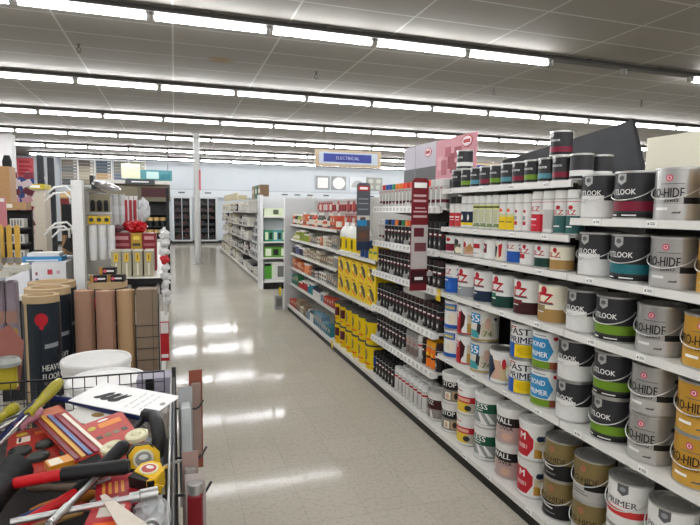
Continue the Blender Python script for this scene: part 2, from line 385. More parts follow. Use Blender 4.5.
# ------------------------------------------------------------------ the room
def floor_mat():
    m = bpy.data.materials.new('waxed_vinyl_tile'); m.use_nodes = True
    nt = m.node_tree; N = nt.nodes; L = nt.links; b = N['Principled BSDF']
    tc = N.new('ShaderNodeTexCoord')
    br = N.new('ShaderNodeTexBrick'); br.offset = 0; br.squash = 1
    br.inputs['Scale'].default_value = 1; br.inputs['Brick Width'].default_value = .305; br.inputs['Row Height'].default_value = .305
    br.inputs['Mortar Size'].default_value = .0016; br.inputs['Bias'].default_value = -.1
    br.inputs['Color1'].default_value = lin('#bbb5a7'); br.inputs['Color2'].default_value = lin('#b6b0a2'); br.inputs['Mortar'].default_value = lin('#a8a294')
    L.new(tc.outputs['Object'], br.inputs['Vector'])
    nz = N.new('ShaderNodeTexNoise'); nz.inputs['Scale'].default_value = 45; nz.inputs['Detail'].default_value = 6
    L.new(tc.outputs['Object'], nz.inputs['Vector'])
    rp = N.new('ShaderNodeValToRGB'); rp.color_ramp.elements[0].position = .36; rp.color_ramp.elements[1].position = .5
    rp.color_ramp.elements[0].color = (.80, .79, .77, 1); rp.color_ramp.elements[1].color = (1, 1, 1, 1)
    L.new(nz.outputs['Fac'], rp.inputs['Fac'])
    mx = N.new('ShaderNodeMix'); mx.data_type = 'RGBA'; mx.blend_type = 'MULTIPLY'; mx.inputs['Factor'].default_value = .6
    L.new(br.outputs['Color'], mx.inputs['A']); L.new(rp.outputs['Color'], mx.inputs['B'])
    L.new(mx.outputs['Result'], b.inputs['Base Color'])
    n2 = N.new('ShaderNodeTexNoise'); n2.inputs['Scale'].default_value = 7; n2.inputs['Detail'].default_value = 3
    L.new(tc.outputs['Object'], n2.inputs['Vector'])
    mr = N.new('ShaderNodeMapRange'); mr.inputs['To Min'].default_value = .05; mr.inputs['To Max'].default_value = .10
    b2 = N.new('ShaderNodeTexBrick'); b2.offset = 0; b2.squash = 1               # each tile buffed a little differently
    b2.inputs['Scale'].default_value = 1; b2.inputs['Brick Width'].default_value = .305; b2.inputs['Row Height'].default_value = .305; b2.inputs['Mortar Size'].default_value = 0
    b2.inputs['Color1'].default_value = (0, 0, 0, 1); b2.inputs['Color2'].default_value = (1, 1, 1, 1)
    L.new(tc.outputs['Object'], b2.inputs['Vector'])
    av = N.new('ShaderNodeMix'); av.data_type = 'FLOAT'; av.inputs['Factor'].default_value = .5
    L.new(n2.outputs['Fac'], av.inputs['A']); L.new(b2.outputs['Color'], av.inputs['B'])
    L.new(av.outputs['Result'], mr.inputs['Value']); L.new(mr.outputs['Result'], b.inputs['Roughness'])
    b.inputs['Specular IOR Level'].default_value = .05
    bp = N.new('ShaderNodeBump'); bp.inputs['Strength'].default_value = .035; bp.inputs['Distance'].default_value = .02
    L.new(n2.outputs['Fac'], bp.inputs['Height']); L.new(bp.outputs['Normal'], b.inputs['Normal'])
    return m
def ceil_mat():
    m = bpy.data.materials.new('acoustic_tile'); m.use_nodes = True
    nt = m.node_tree; N = nt.nodes; L = nt.links; b = N['Principled BSDF']
    tc = N.new('ShaderNodeTexCoord'); mp = N.new('ShaderNodeMapping')
    mp.inputs['Location'].default_value = (-.018+.0, .1, 0)
    L.new(tc.outputs['Object'], mp.inputs['Vector'])
    br = N.new('ShaderNodeTexBrick'); br.offset = 0; br.squash = 1
    br.inputs['Scale'].default_value = 1; br.inputs['Brick Width'].default_value = 1.225; br.inputs['Row Height'].default_value = .6125
    br.inputs['Mortar Size'].default_value = .012; br.inputs['Mortar Smooth'].default_value = 0
    br.inputs['Color1'].default_value = lin('#807b73'); br.inputs['Color2'].default_value = lin('#7a756d'); br.inputs['Mortar'].default_value = lin('#a5a29a')
    L.new(mp.outputs['Vector'], br.inputs['Vector'])
    nz = N.new('ShaderNodeTexNoise'); nz.inputs['Scale'].default_value = 3; nz.inputs['Detail'].default_value = 6
    L.new(tc.outputs['Object'], nz.inputs['Vector'])
    # an old water stain on one tile
    sep = N.new('ShaderNodeVectorMath'); sep.operation = 'DISTANCE'; sep.inputs[1].default_value = STAIN
    L.new(tc.outputs['Object'], sep.inputs[0])
    mr = N.new('ShaderNodeMapRange'); mr.inputs['From Min'].default_value = .16; mr.inputs['From Max'].default_value = .30; mr.inputs['To Min'].default_value = .85; mr.inputs['To Max'].default_value = 0
    ad = N.new('ShaderNodeMath'); ad.operation = 'ADD'; sc = N.new('ShaderNodeMath'); sc.operation = 'MULTIPLY'; sc.inputs[1].default_value = .16
    L.new(nz.outputs['Fac'], sc.inputs[0]); L.new(sc.outputs[0], ad.inputs[1]); L.new(sep.outputs['Value'], ad.inputs[0]); L.new(ad.outputs[0], mr.inputs['Value'])
    mx = N.new('ShaderNodeMix'); mx.data_type = 'RGBA'; mx.inputs['B'].default_value = lin('#7d5f33')
    L.new(br.outputs['Color'], mx.inputs['A']); L.new(mr.outputs['Result'], mx.inputs['Factor'])
    L.new(mx.outputs['Result'], b.inputs['Base Color']); b.inputs['Roughness'].default_value = .8
    return m
CZ = 3.60
STAIN = (.638, 7.85, CZ)
XW0, XW1, YW0, YW1 = -8.0, 24.0, -9.0, 25.1
wallm = mat('#bcc2c6', .7, 0, .03, 2); wallw = mat('#c9c6c6', .7, 0, .03, 2)
struct(MB().box(XW0, XW1, YW0, YW1, -.1, 0, floor_mat()), 'floor')
struct(MB().box(XW0, XW1, YW0, YW1, CZ, CZ+.1, ceil_mat()), 'ceiling')
struct(MB().box(XW0, XW1, YW1, YW1+.15, 0, CZ, wallm), 'wall_back')
struct(MB().box(XW0, XW1, YW0-.15, YW0, 0, CZ, wallw), 'wall_front')
struct(MB().box(XW0-.15, XW0, YW0, YW1, 0, CZ, wallw), 'wall_left')
struct(MB().box(XW1, XW1+.15, YW0, YW1, 0, CZ, wallw), 'wall_right')
jog = struct(MB().box(XW0, -4.42, 17.8, 18.1, 0, CZ, wallw).box(-4.50, -4.38, 17.75, 18.15, 0, CZ, mat('#c9c9c7', .6)), 'wall_left_return')
# fascia band along the back wall, carrying small dark name plates
t = MB(); tw = mat('#c3c8cb', .55, 0, .03); t.box(-1.2, 18, 24.86, 25.1, 2.06, 2.40, tw).box(-1.2, 18, 24.84, 24.86, 2.37, 2.41, mat('#a9adb0', .6))
struct(t, 'trim_1')
struct(MB().box(-8, 24, 25.07, 25.1, 0, .12, mat('#2a2826', .5)), 'baseboard_back')
# structural column near the cross aisle
cm = mat('#b9bab8', .5, 0, .03)
col = MB(); col.lathe([(.085, 0), (.085, CZ)], cm, 20, Matrix.Translation((.60, 15.5, 0)))
o = col.build('column'); o['kind'] = 'structure'
mb = MB(); mb.lathe([(.14, 0), (.14, .02), (.09, .03)], mat('#9a9a96', .4, .4), 20, Matrix.Translation((.60, 15.5, 0))); mb.box(.66, .70, 15.40, 15.42, 2.05, 2.6, mat('#c25a62', .5)); p = mb.build('column_collar', o)

# dark glazed display doors in the back wall
glass = mat('#0d1012', .08, 0, .02)
def cooler(n, x0, x1):
    d = bpy.data.objects.new('door_%d' % n, None); C.objects.link(d); d.location = (0, 0, 0); d['kind'] = 'structure'
    fr = mat('#b9bcbd', .5, 0, .03); f = MB()
    f.box(x0-.10, x0, 24.80, 25.09, .14, 2.06, fr).box(x1, x1+.10, 24.80, 25.09, .14, 2.06, fr).box(x0-.10, x1+.10, 24.79, 25.09, 2.0, 2.08, fr).box(x0-.10, x1+.10, 24.80, 25.09, 0.10, .16, fr)
    f.box(x0-.08, x1+.08, 24.84, 25.06, 0, .10, BLACK); xm = (x0+x1)/2
    f.box(xm-.012, xm+.012, 24.80, 24.84, .14, 2.02, fr); f.build('door_frame', d)
    rnd = random.Random(n)
    g = MB(); g.box(x0, x1, 25.03, 25.06, .14, 2.02, glass)
    cols = ['#3a1a1a', '#173027', '#2a2a30', '#4a2620', '#1c2836', '#33302a']
    for i in range(6):
        z = .2+i*.3; g.box(x0, x1, 24.86, 25.03, z, z+.015, DK)
        for k in range(7):
            xx = x0+.03+k*(x1-x0-.06)/7; g.box(xx, xx+(x1-x0)/10, 24.9, 25.0, z+.015, z+.08+.12*rnd.random(), mat(rnd.choice(cols), .4))
    g.build('display_interior', d)
cooler(1, -.02, .64); cooler(2, 1.10, 1.76)

# ------------------------------------------------------------------ fluorescent strips
TUBE = emit('#fbfcff', 1.0)
def set_emit(s):
    for k, m in _m.items():
        if k[0] == 'e' and m is TUBE: m.node_tree.nodes['Principled BSDF'].inputs['Emission Strength'].default_value = s
hm = mat('#454340', .6, 0, .03); off_t = mat('#a9a9a6', .3)
hb = MB()
hb.prism([(-.06, -.04), (-.03, 0), (.03, 0), (.06, -.04), (.06, -.055), (-.06, -.055)], -.612, .612, hm, Matrix(((0, 0, 1, 0), (1, 0, 0, 0), (0, 1, 0, CZ-.012), (0, 0, 0, 1))))
hb.box(-.03, .03, -.035, .035, CZ-.014, CZ-.001, hm)
house_me = hb.mesh('housing')
sk = MB(); sk.box(-.012, .012, -.022, .022, CZ-.135, CZ-.066, mat('#8d8d88', .5)); sock_me = sk.mesh('lamp_holder')
tb = MB(); tb.cyl((-.572, 0, CZ-.112), (.572, 0, CZ-.112), .027, TUBE, 10); tube_me = tb.mesh('lamp_tube')
rows = [(-7.3, 'row at the store front'), (-3.98, 'second row from the store front'), (-.65, 'row behind the entrance end of the aisle'), (2.72, 'row above the paint cans'), (6.06, 'first complete row seen over the aisle'), (9.45, 'second row seen over the aisle'), (12.77, 'third row over the aisle'),
        (16.05, 'fourth row over the aisle'), (19.52, 'fifth row over the aisle'), (22.84, 'last row before the back wall')]
for ri, (y, nm) in enumerate(rows):
    lo = -6; hi = (6, 6, 6, 7, 9, 11, 15, 17, 18, 19)[ri]
    k = 0
    for i in range(lo, hi):
        x = -.2+1.225*i+.6125
        if ri >= 8 and x < -4.6: continue
        dead = ri == 4 and i in (4, 5)
        lab = ('unlit ceiling strip, %s of the two dead lamps' % ORD[i-4]) if dead else '%s lit fluorescent strip of the %s' % (ORD[k], nm)
        if not dead: k += 1
        r = thing('strip_light', lab, 'ceiling light', (x, y, 0), 0, 'fluorescent strip lights')
        link('housing', house_me, r)
        for sx in (-.585, .585): link('lamp_holder', sock_me, r, (sx, 0, 0))
        if not dead: link('lamp_tube', tube_me, r)
# sprinkler heads
SPK = mat('#4d4338', .45, .4)
sp = MB(); sp.cyl((0, 0, CZ), (0, 0, CZ-.05), .012, SPK, 8).cyl((0, 0, CZ-.004), (0, 0, CZ), .035, SPK, 12).tube([(-.02, 0, CZ-.05), (-.025, 0, CZ-.08), (0, 0, CZ-.105), (.025, 0, CZ-.08), (.02, 0, CZ-.05)], .006, SPK, 5).cyl((0, 0, CZ-.105), (0, 0, CZ-.11), .025, SPK, 10)
spm = sp.mesh('sprinkler_head')
for (x, y), l in zip([(-1.12, 7.75), (2.05, 7.99), (5.09, 7.96), (8.1, 7.83)], ['brass sprinkler head above the roller covers', 'sprinkler head beyond the stained ceiling tile', 'sprinkler head above the pink header sign', 'sprinkler head above the tilted dark panel']):
    tag(link('sprinkler_head', spm, None, (x, y, 0)), l, 'sprinkler', 'ceiling sprinklers')

# ------------------------------------------------------------------ right-hand gondola run
SH = mat('#d9d8d2', .42, 0, .03); SH2 = mat('#bdbcb7', .5, 0, .03); KICK = mat('#1c1a19', .5); TAGW = mat('#efefec', .5); TAGG = mat('#8b8b88', .5)
XL, XB = 1.68, 2.10
tg = MB(); tg.box(-.003, 0, -.022, .022, -.012, .012, TAGW)
for z in (.004, -.002): tg.box(-.0036, -.003, -.016, .004, z-.0022, z+.0012, TAGG)
tg.box(-.0036, -.003, .010, .016, -.005, .004, mat('#6d6d6b', .5))
tag_me = tg.mesh('price_tag')
yt = MB(); yt.box(-.004, 0, -.03, .03, -.04, .04, c_yel).box(-.005, -.004, -.02, .02, -.01, .02, mat('#f2dc8a', .5)); ytag = yt.mesh('sale_tag')

def shelf_mesh(y0, y1, xl, lip=.031):
    mb = MB(); mb.box(xl+.004, XB, y0+.003, y1-.003, lip-.012, lip-.001, SH)
    mb.prism([(xl, 0), (xl+.012, 0), (xl+.012, lip), (xl+.003, lip)], y0+.003, y1-.003, SH, Matrix(((1, 0, 0, 0), (0, 0, 1, 0), (0, 1, 0, 0), (0, 0, 0, 1))))
    for y in (y0+.01, y1-.01):  # bracket under each end
        mb.prism([(XB, -.05), (XB, lip-.012), (xl+.05, lip-.012), (xl+.05, lip-.02)], y-.002, y+.002, SH2, Matrix(((1, 0, 0, 0), (0, 0, 1, 0), (0, 1, 0, 0), (0, 0, 0, 1))))
    return mb.mesh('shelf')
def tray_mesh(y0, y1, xl):
    """clear-white plastic pusher tray: tall slanted front with a fin between every facing"""
    mb = MB(); P = mat('#dcdbd6', .35, 0, .02)
    mb.prism([(xl-.035, -.004), (xl-.002, -.004), (xl-.002, .034), (xl-.022, .046)], y0+.01, y1-.01, P, Matrix(((1, 0, 0, 0), (0, 0, 1, 0), (0, 1, 0, 0), (0, 0, 0, 1))))
    y = y0+.02
    while y < y1-.02:
        mb.box(xl-.034, xl-.026, y, y+.022, .006, .032, mat('#bfbfba', .4))
        y += .070
    return mb.mesh('pusher_tray')
fmb = MB(); fmb.box(XL-.01, XL+.20, 0, .002, .032, .075, mat('#c9c9c5', .3, .1)); fin_me = fmb.mesh('tray_divider')

def bay(label, y0, y1, levels, top, base=True, panel=SH2, tray=(), header=None, ntags=4):
    r = thing('gondola_bay', label, 'shelving', (0, 0, 0), 0, 'gondola bays of the paint aisle')
    mb = MB(); mb.box(XB, XB+.02, y0, y1, .06, top, panel); mb.build('back_panel', r)
    if header:
        mb = MB(); mb.box(XB-.004, XB+.024, y0, y1, top, header[0], header[1]); mb.build('header_panel', r)
    for y in (y0+.012, y1-.012):
        mb = MB(); mb.box(XB-.03, XB, y-.012, y+.012, 0.02, top-.01, SH2); mb.build('upright', r)
    rnd = random.Random(int(y0*100))
    if base:
        mb = MB(); mb.box(1.645, XB+.02, y0, y1, 0, .066, KICK); mb.build('kickplate', r)
        mb = MB(); mb.box(1.628, XB, y0+.002, y1-.002, .066, .098, SH); d = mb.build('base_deck', r)
        n = ntags
        for i in range(n): link('price_tag', tag_me, d, (1.628, y0+(i+.5)*(y1-y0)/n+rnd.uniform(-.04, .04), .082))
    for k, (z, lo, hi) in enumerate(levels):
        tr = z in tray
        s = link('shelf', shelf_mesh(lo, hi, XL), r, (0, 0, z))
        if tr:
            link('pusher_tray', tray_mesh(lo, hi, XL), s)
            for q in range(1, 5): link('tray_divider', fin_me, s, (0, lo+.009+.282*q, 0))
        else:
            n = max(1, round(ntags*(hi-lo)/1.22))
            for i in range(n): link('price_tag', tag_me, s, (XL+.001, lo+(i+.5)*(hi-lo)/n+rnd.uniform(-.04, .04), .016))
    return r
B = [.76, 1.98, 3.20, 4.42, 5.64, 6.86, 8.08]
HCREAM = mat('#e8e4cf', .6, 0, .03)
SHADE_PAN = mat('#4a4947', .55, 0, .05)  # near back panels in a darkened colour: shade behind the stock painted in
bay('white gondola bay with cream header holding gold and silver paint cans', B[0], B[1], [(z, B[0], B[1]) for z in (.553, .98, 1.24, 1.49)], 1.62, panel=SHADE_PAN, header=(1.893, HCREAM))
b2 = bay('white gondola bay holding primer cans and small quarts', B[1], B[2], [(z, B[1], B[2]) for z in (.553, .98, 1.24, 1.412, 1.659)], 1.75, panel=SHADE_PAN)
AZ = (.405, .68, .985, 1.245, 1.535)
bay('gondola bay of spray paint with white pusher trays', B[2], B[3], [(z, B[2], B[3]) for z in AZ], 1.80, tray=AZ, panel=SHADE_PAN)
bay('gondola bay of yellow cartons and yellow pails', B[3], B[4], [(z, B[3], B[4]) for z in (.64, 1.07)], 1.69)
FZ = (.395, .645, .865, 1.08, 1.30)
bay('gondola bay of boxes and jars beyond the yellow pails', B[4], B[5], [(z, B[4], B[5]) for z in FZ], 1.69)
bf = bay('last gondola bay against the grey end panel', B[5], B[6], [(z, B[5], B[6]) for z in FZ], 1.69)
mb = MB(); mb.box(1.60, XB+.45, 8.085, 8.11, 0.0, 1.72, mat('#b9bab9', .5, 0, .03)).box(1.585, 1.60, 8.075, 8.115, 0, 1.73, mat('#dcdddc', .45)); mb.build('end_panel', bf)
# header sign boards above the bays
mb = MB(); L_ = B
mrb = mat('#333537', .5, 0, .25, 6)
o = thing('header_sign', 'dark marbled header board tilted above the small quart cans', 'sign', (0, 0, 0))
HP = Matrix(((0, 0, 1, 0), (1, 0, 0, 0), (0, 1, 0, 0), (0, 0, 0, 1)))
q = MB(); q.prism([(2.03, 1.60), (2.025, 1.735), (2.115, 1.998), (3.19, 1.892), (3.19, 1.60)], XB+.03, XB+.042, mrb, HP); q.build('board', o)
q = MB(); q.prism([(2.015, 1.735), (2.107, 2.004), (2.117, 2.002), (2.026, 1.735)], XB+.026, XB+.046, mat('#202224', .4), HP); q.build('edge_trim', o)
q = MB(); q.box(XB+.042, XB+.056, 2.3, 2.33, 1.5, 1.9, SH2); q.box(XB+.042, XB+.056, 2.9, 2.93, 1.5, 1.85, SH2); q.build('bracket', o)
o = thing('header_sign', 'pink and grey header sign standing above the spray paint', 'sign', (0, 0, 0))
q = MB(); X = 1.95; zt = lambda y: 2.075+.02*(y-3.23)
def qd(a, b_, z0, z1, m, dx=0): q.box(X-.006-dx, X+.006, a, b_, z0, z1, m)
qd(3.815, 4.42, 1.90, 2.09, mat('#b9b4bf', .5)); qd(3.815, 4.42, 1.79, 1.90, mat('#4d4d4e', .5)); qd(4.19, 4.196, 1.79, 2.09, mat('#8c8a90', .5), .001); q.build('grey_panel', o)
q = MB(); qd(3.232, 3.812, 1.79, 2.085, mat('#c98a93', .5))
for a, b_, z0, z1, m in ((3.42, 3.52, 1.93, 2.01, '#9c3f4a'), (3.52, 3.62, 1.86, 1.97, '#8f3440'), (3.58, 3.66, 1.95, 2.02, '#a9525e'), (3.48, 3.58, 1.83, 1.90, '#83303a'), (3.64, 3.72, 1.82, 1.93, '#ad5c68'), (3.36, 3.42, 1.88, 1.96, '#a34a56'), (3.70, 3.78, 1.86, 1.96, '#d7a2a9')):
    qd(a, b_, z0, z1, mat(m, .5), .0015+.0008*random.random())
q.build('pink_panel', o)
TX = lambda x, y, z: Matrix(((0, 0, -1, x), (-1, 0, 0, y), (0, 1, 0, z), (0, 0, 0, 1)))   # lettering that faces -X
q = MB()
for yc, zc, s in ((3.95, 2.015, 1), (3.345, 2.035, 1.15)):
    q.prism(ellipse(0, 0, .062*s, .036*s, 20), .0065, .009, mat('#b3303a', .5), TX(X, yc, zc)); q.prism(ellipse(0, 0, .055*s, .030*s, 20), .009, .0105, mat('#e3d3d5', .5), TX(X, yc, zc))
    q.box(X-.0115, X-.0105, yc-.04*s, yc+.04*s, zc-.012, zc+.012, mat('#b3303a', .5))
q.build('oval_badge', o)
q = MB()
for y in (3.45, 4.2): q.box(X+.006, X+.016, y-.015, y+.015, 1.57, 2.0, SH2)
q.box(X+.006, XB-.032, 3.44, 3.46, 1.6, 1.62, SH2); q.box(X+.006, XB-.032, 4.19, 4.21, 1.6, 1.62, SH2); q.build('bracket', o)

# paint cans of the two first bays
XC = XL+.012+G_R+.003
ZS = dict(s1=1.49+.031, s2=1.24+.031, s3=.98+.031, s4=.553+.031)
YN = (1.897, 1.712, 1.517, 1.32)
nm_sh = dict(s1='on the topmost shelf', s2='on the second shelf down', s3='on the third shelf down', s4='on the lowest raised shelf')
for sh, row in (('s1', ('look_white', 'look_red', 'silver', 'gold')), ('s2', ('look_white', 'look_teal', 'silver', 'gold')), ('s3', ('look_white', 'look_green', 'silver', 'gold'))):
    for k, y in zip(row, YN):
        if sh == 's3': y = {'look_white': 1.955, 'look_green': 1.775, 'silver': 1.560, 'gold': 1.355}[k]
        can(k, XC, y, ZS[sh], nm_sh[sh], 'paint cans of the near bay')
for k, y in zip(('look_white', 'look_green', 'silver', 'gold'), (1.995, 1.768, 1.567, 1.36)):
    for i in (0, 1): can(k, XC, y, ZS['s4']+i*.1905, ('lower' if i == 0 else 'upper') + ' of its pair, lowest raised shelf', 'paint cans of the near bay')
BX = 1.75; ZB = .0985
for k, y, n in (('bronze', 2.02, 2), ('bronze_grey', 1.822, 2), ('primer_red', 1.622, 2), ('primer', 1.425, 2)):
    for i in range(n):
        kk = 'primer' if k == 'primer_red' and i == 0 else k
        lab = ('bottom of' if i == 0 else 'top of') + (' its stack on the base deck' if k[0] == 'b' else ' the stack by the bronze cans' if k == 'primer_red' else ' the last stack')
        can(kk, BX, y, ZB+i*.1905, lab, 'paint cans of the near bay')
for k, y in zip(('z_blue', 'z_grey', 'z_navy', 'z_green', 'z_maroon', 'z_tan'), (3.11, 2.955, 2.765, 2.567, 2.362, 2.160)):
    can(k, XC, y if k != 'z_blue' else 3.125, ZS['s3'], 'on the third shelf up', 'red splash primer cans', RZ if k != 'z_blue' else RZ)
for k, y, n in (('bluering', 3.115, 2), ('redtan', 2.945, 2), ('teal55', 2.775, 2), ('pict', 2.565, 1), ('fast', 2.375, 2), ('bond', 2.187, 2)):
    for i in range(n):
        lab = 'standing alone before the empty gap' if n == 1 else ('at the bottom of' if i == 0 else 'on top of') + ' its stack of two'
        can(k, XC, y, ZS['s4']+i*.1905, lab, 'primer cans of the middle bay')
for k, y, n in (('stop', 3.065, 2), ('redyel', 2.862, 2), ('less', 2.655, 2), ('wall', 2.43, 2), ('mcan', 2.225, 2)):
    for i in range(n):
        can(k, BX, y, ZB+i*.1945, ('below' if i == 0 else 'above') + ' its twin on the base deck', 'primer cans of the middle bay')
can('oz', BX, 3.275, ZB, 'beside the white capped spray cans, base deck', 'primer cans of the middle bay')

# quarts
Q_R, Q_H = .0505, .118
def quart(band, base=c_char, style='look'):
    if style == 'look':
        rects = [(-180, 180, 0, .10, c_blk), (-180, 180, .12, .36, band)]
        it = [('t', 'OUTLOOK', -8, .072, .010, .062, c_txt), ('p', [(-34, .108), (-34, .094), (-22, .086), (-10, .094), (-10, .108)], c_shield)]
    return gallon(rects, base, it, bail=False, R=Q_R, H=Q_H, ears=False, seg=24)
qk = dict(green=quart(c_green), teal=quart(mat('#4d8a96', .45)), red=quart(c_maroon), white=quart(c_lt), black=quart(c_blk))
qn = dict(green='lime green', teal='teal', red='maroon', white='pale grey', black='black')
ZT = 1.659+.031
seq = ['black', 'green', 'teal', 'red', 'green', 'teal', 'red', 'green', 'teal', 'red', 'white', 'white']
ys = [3.105, 2.99, 2.878, 2.775, 2.668, 2.56, 2.455, 2.35, 2.242, 2.136]
cnt = {}
for s_, y in zip(seq, ys):
    cnt[s_] = cnt.get(s_, 0)+1
    place('quart_can', qk[s_], '%s small charcoal quart with %s band from the spray paint, top shelf' % (ORD[cnt[s_]-1], qn[s_]), 'paint can', (XL+.068, y-.02, ZT), RZ+rad(6), 'small quarts on the top shelf')
place('quart_can', qk['white'], 'grey banded quart turned sideways beside the tilted dark board', 'paint can', (XL+.07, 2.0, ZT), rad(160), 'small quarts on the top shelf')
place('quart_can', qk['white'], 'grey banded quart standing behind the sideways one', 'paint can', (XL+.185, 2.01, ZT), rad(140), 'small quarts on the top shelf')
place('quart_can', qk['red'], 'maroon banded quart stacked on top of two others', 'paint can', (XL+.068, 2.14, ZT+.1185), RZ+rad(8), 'small quarts on the top shelf')
place('quart_can', qk['white'], 'pale banded quart stacked on the black one, pink sign behind', 'paint can', (XL+.068, 3.03, ZT+.1185), RZ+rad(8), 'small quarts on the top shelf')
def kq(rects, it, base=c_white, R=.0560, H=.120): return gallon(rects, base, it, bail=False, R=R, H=H, ears=False, seg=24)
kz = [('t', 'KILZ', -18, .074, .024, .092, c_kred), ('e', 0, .097, .011, .011, c_kred), ('p', [(-30, .066), (-30, .063), (30, .063), (30, .066)], c_shdk)]
qs = [
 (3.142, kq([(-180, 180, .1, .55, c_maroon)], [('e', 0, .09, .02, .012, c_kred)]), 'small white can with maroon band, nearest the spray paint'),
 (3.027, kq([(-60, 30, .0, .6, mat('#6e6a55', .5))], [('e', -10, .08, .025, .02, c_char), ('e', 10, .03, .03, .02, c_cream)]), 'small white can with dark picture on the mixed shelf'),
 (2.911, kq([(-50, 60, .05, .5, c_flesh)], [('e', -20, .07, .02, .018, c_kred), ('p', [(-10, .05), (30, .08), (50, .04), (10, .02)], mat('#b88a5a', .5))]), 'small white can with tan picture on the mixed shelf'),
 (2.796, kq([(-70, 25, .48, .74, c_kred)], [('p', [(-40, .03), (-40, .026), (20, .026), (20, .03)], c_grey)]), 'small white can with one red label patch'),
 (2.681, kq([(-80, 0, .3, .8, c_maroon), (-80, 0, 0, .3, c_lt)], [('e', -35, .07, .02, .012, c_txt)]), 'small white can with maroon corner beside the gap'),
 (2.566, kq([(-40, 30, 0, .85, c_cream)], [('p', [(-30, .09), (-5, .08), (-15, .02), (-30, .03)], c_navy), ('p', [(0, .09), (25, .1), (20, .03), (5, .02)], c_kred)]), 'small white can with navy and red figures'),
 (2.451, kq([(-180, 180, 0, .56, c_blue)], [('t', 'KILZ', -18, .089, .021, .078, c_kred), ('t', '2', 52, .089, .026, .018, c_blue)]), 'small royal blue and white primer can on the mixed shelf'),
 (2.336, kq([(-70, 5, .28, .5, c_kred)], kz), 'small white primer can with red splash and red bar'),
 (2.219, kq([(-180, 180, 0, .42, c_dgreen)], kz), 'small primer can with dark green band'),
 (2.102, kq([(-180, 180, 0, .42, c_tan)], kz, base=c_cream), 'small cream primer can with tan band')]
for y, spc, lab in qs: place('quart_can', spc, lab, 'paint can', (XL+.074, y, ZS['s2']+.0006), RZ+rad(3), 'small mixed primer cans')

# ------------------------------------------------------------------ spray cans
def spray(rects, base, it, capm, R=.0325, H=.150, cap=.045, body_top=TIN):
    mb_ = can_mesh(R, H, rects, base, 20, TIN, TIN, .004)
    d = MB(); d.lathe([(R, H-.002), (R*.8, H+.012), (R*.72, H+.014)], body_top, 18)
    c = MB()
    if cap: c.lathe([(R*.94, H), (R*.96, H+.004), (R*.93, H+cap-.004), (R*.86, H+cap), (0, H+cap)], capm, 18)
    sp_ = [('can_body', mb_, [('shoulder', d.mesh('shoulder'))], None)]
    if it: sp_.append(('printed_label', print_mesh(R, it), [], None))
    if cap: sp_.append(('cap', c.mesh('cap'), [], None))
    return sp_
capw = mat('#e2e2de', .4)
SPR = {
 'red': spray([(-180, 180, 0, .62, mat('#c23a3e', .45))], c_white, [('p', [(-40, .07), (-40, .062), (40, .062), (40, .07)], c_txt), ('p', [(-40, .05), (-40, .046), (40, .046), (40, .05)], c_txt)], BLACK),
 'blue': spray([(-180, 180, .2, .68, c_navy), (-180, 180, .08, .2, c_yel)], c_white, [('e', -5, .065, .010, .018, c_txt)], capw),
 'pale': spray([(-180, 180, .8, .95, mat('#c9cf6a', .45)), (-180, 180, .84, .9, c_blk), (-180, 180, .05, .2, mat('#7b8a62', .5)), (-60, 40, .22, .78, mat('#b9bc9c', .5))], mat('#d6d8c8', .45), [('t', 'R', -6, .03, .016, .014, c_txt)], capw),
 'yellow': spray([(-180, 180, 0, .62, c_yel), (-180, 180, .5, .62, mat('#cfcf9a', .5))], c_white, [('e', -8, .11, .014, .010, c_org), ('p', [(-40, .05), (-40, .045), (40, .045), (40, .05)], c_char)], capw),
 'white': spray([(-70, 10, .2, .34, c_kred)], c_white, [('e', -10, .105, .010, .008, c_kred), ('p', [(-40, .08), (-40, .06), (5, .06), (5, .08)], c_grey)], capw),
 'kred': spray([(-180, 180, 0, .55, mat('#c8283a', .42)), (-180, 180, .92, .94, c_pink)], c_white, [('t', 'KILZ', -8, .118, .024, .070, c_kred), ('p', [(-50, .07), (-50, .062), (20, .062), (20, .07)], c_txt), ('p', [(-50, .04), (-50, .035), (20, .035), (20, .04)], mat('#e08a92', .5))], capw, .040, .165, .040),
 'kside': spray([(-120, -20, .0, .55, mat('#c8283a', .42)), (-180, 180, .92, .94, c_pink), (-20, 60, .1, .7, c_silverlt)], c_white, [], capw, .040, .165, .040),
 'kgreen': spray([(-180, 180, 0, .52, mat('#2d5f5c', .42)), (-180, 180, .92, .94, c_pink)], c_white, [('t', 'KILZ', -8, .102, .022, .070, c_kred), ('e', 4, .124, .012, .010, c_kred), ('p', [(-40, .04), (-40, .034), (20, .034), (20, .04)], c_txt)], capw, .040, .165, .040)}
sq = [('red', 3.145), ('red', 3.072), ('blue', 2.998), ('blue', 2.925), ('pale', 2.855), ('pale', 2.787), ('pale', 2.718), ('pale', 2.650), ('yellow', 2.580), ('yellow', 2.51), ('white', 2.438), ('white', 2.366), ('kred', 2.285), ('kside', 2.20), ('kgreen', 2.115), ('kgreen', 2.031)]
sl = dict(red='red label', blue='navy label', pale='pale olive label', yellow='yellow label', white='plain white label', kred='crimson lower half', kside='crimson side turned away', kgreen='dark green lower half')
cnt = {}
for k, y in sq:
    cnt[k] = cnt.get(k, 0)+1
    place('spray_can', SPR[k], 'white capped primer spray can with %s, %s from the pusher trays' % (sl[k], ORD[cnt[k]-1]), 'spray can', (XL+.06, y-.02, 1.412+.0316), RZ, 'primer spray cans')
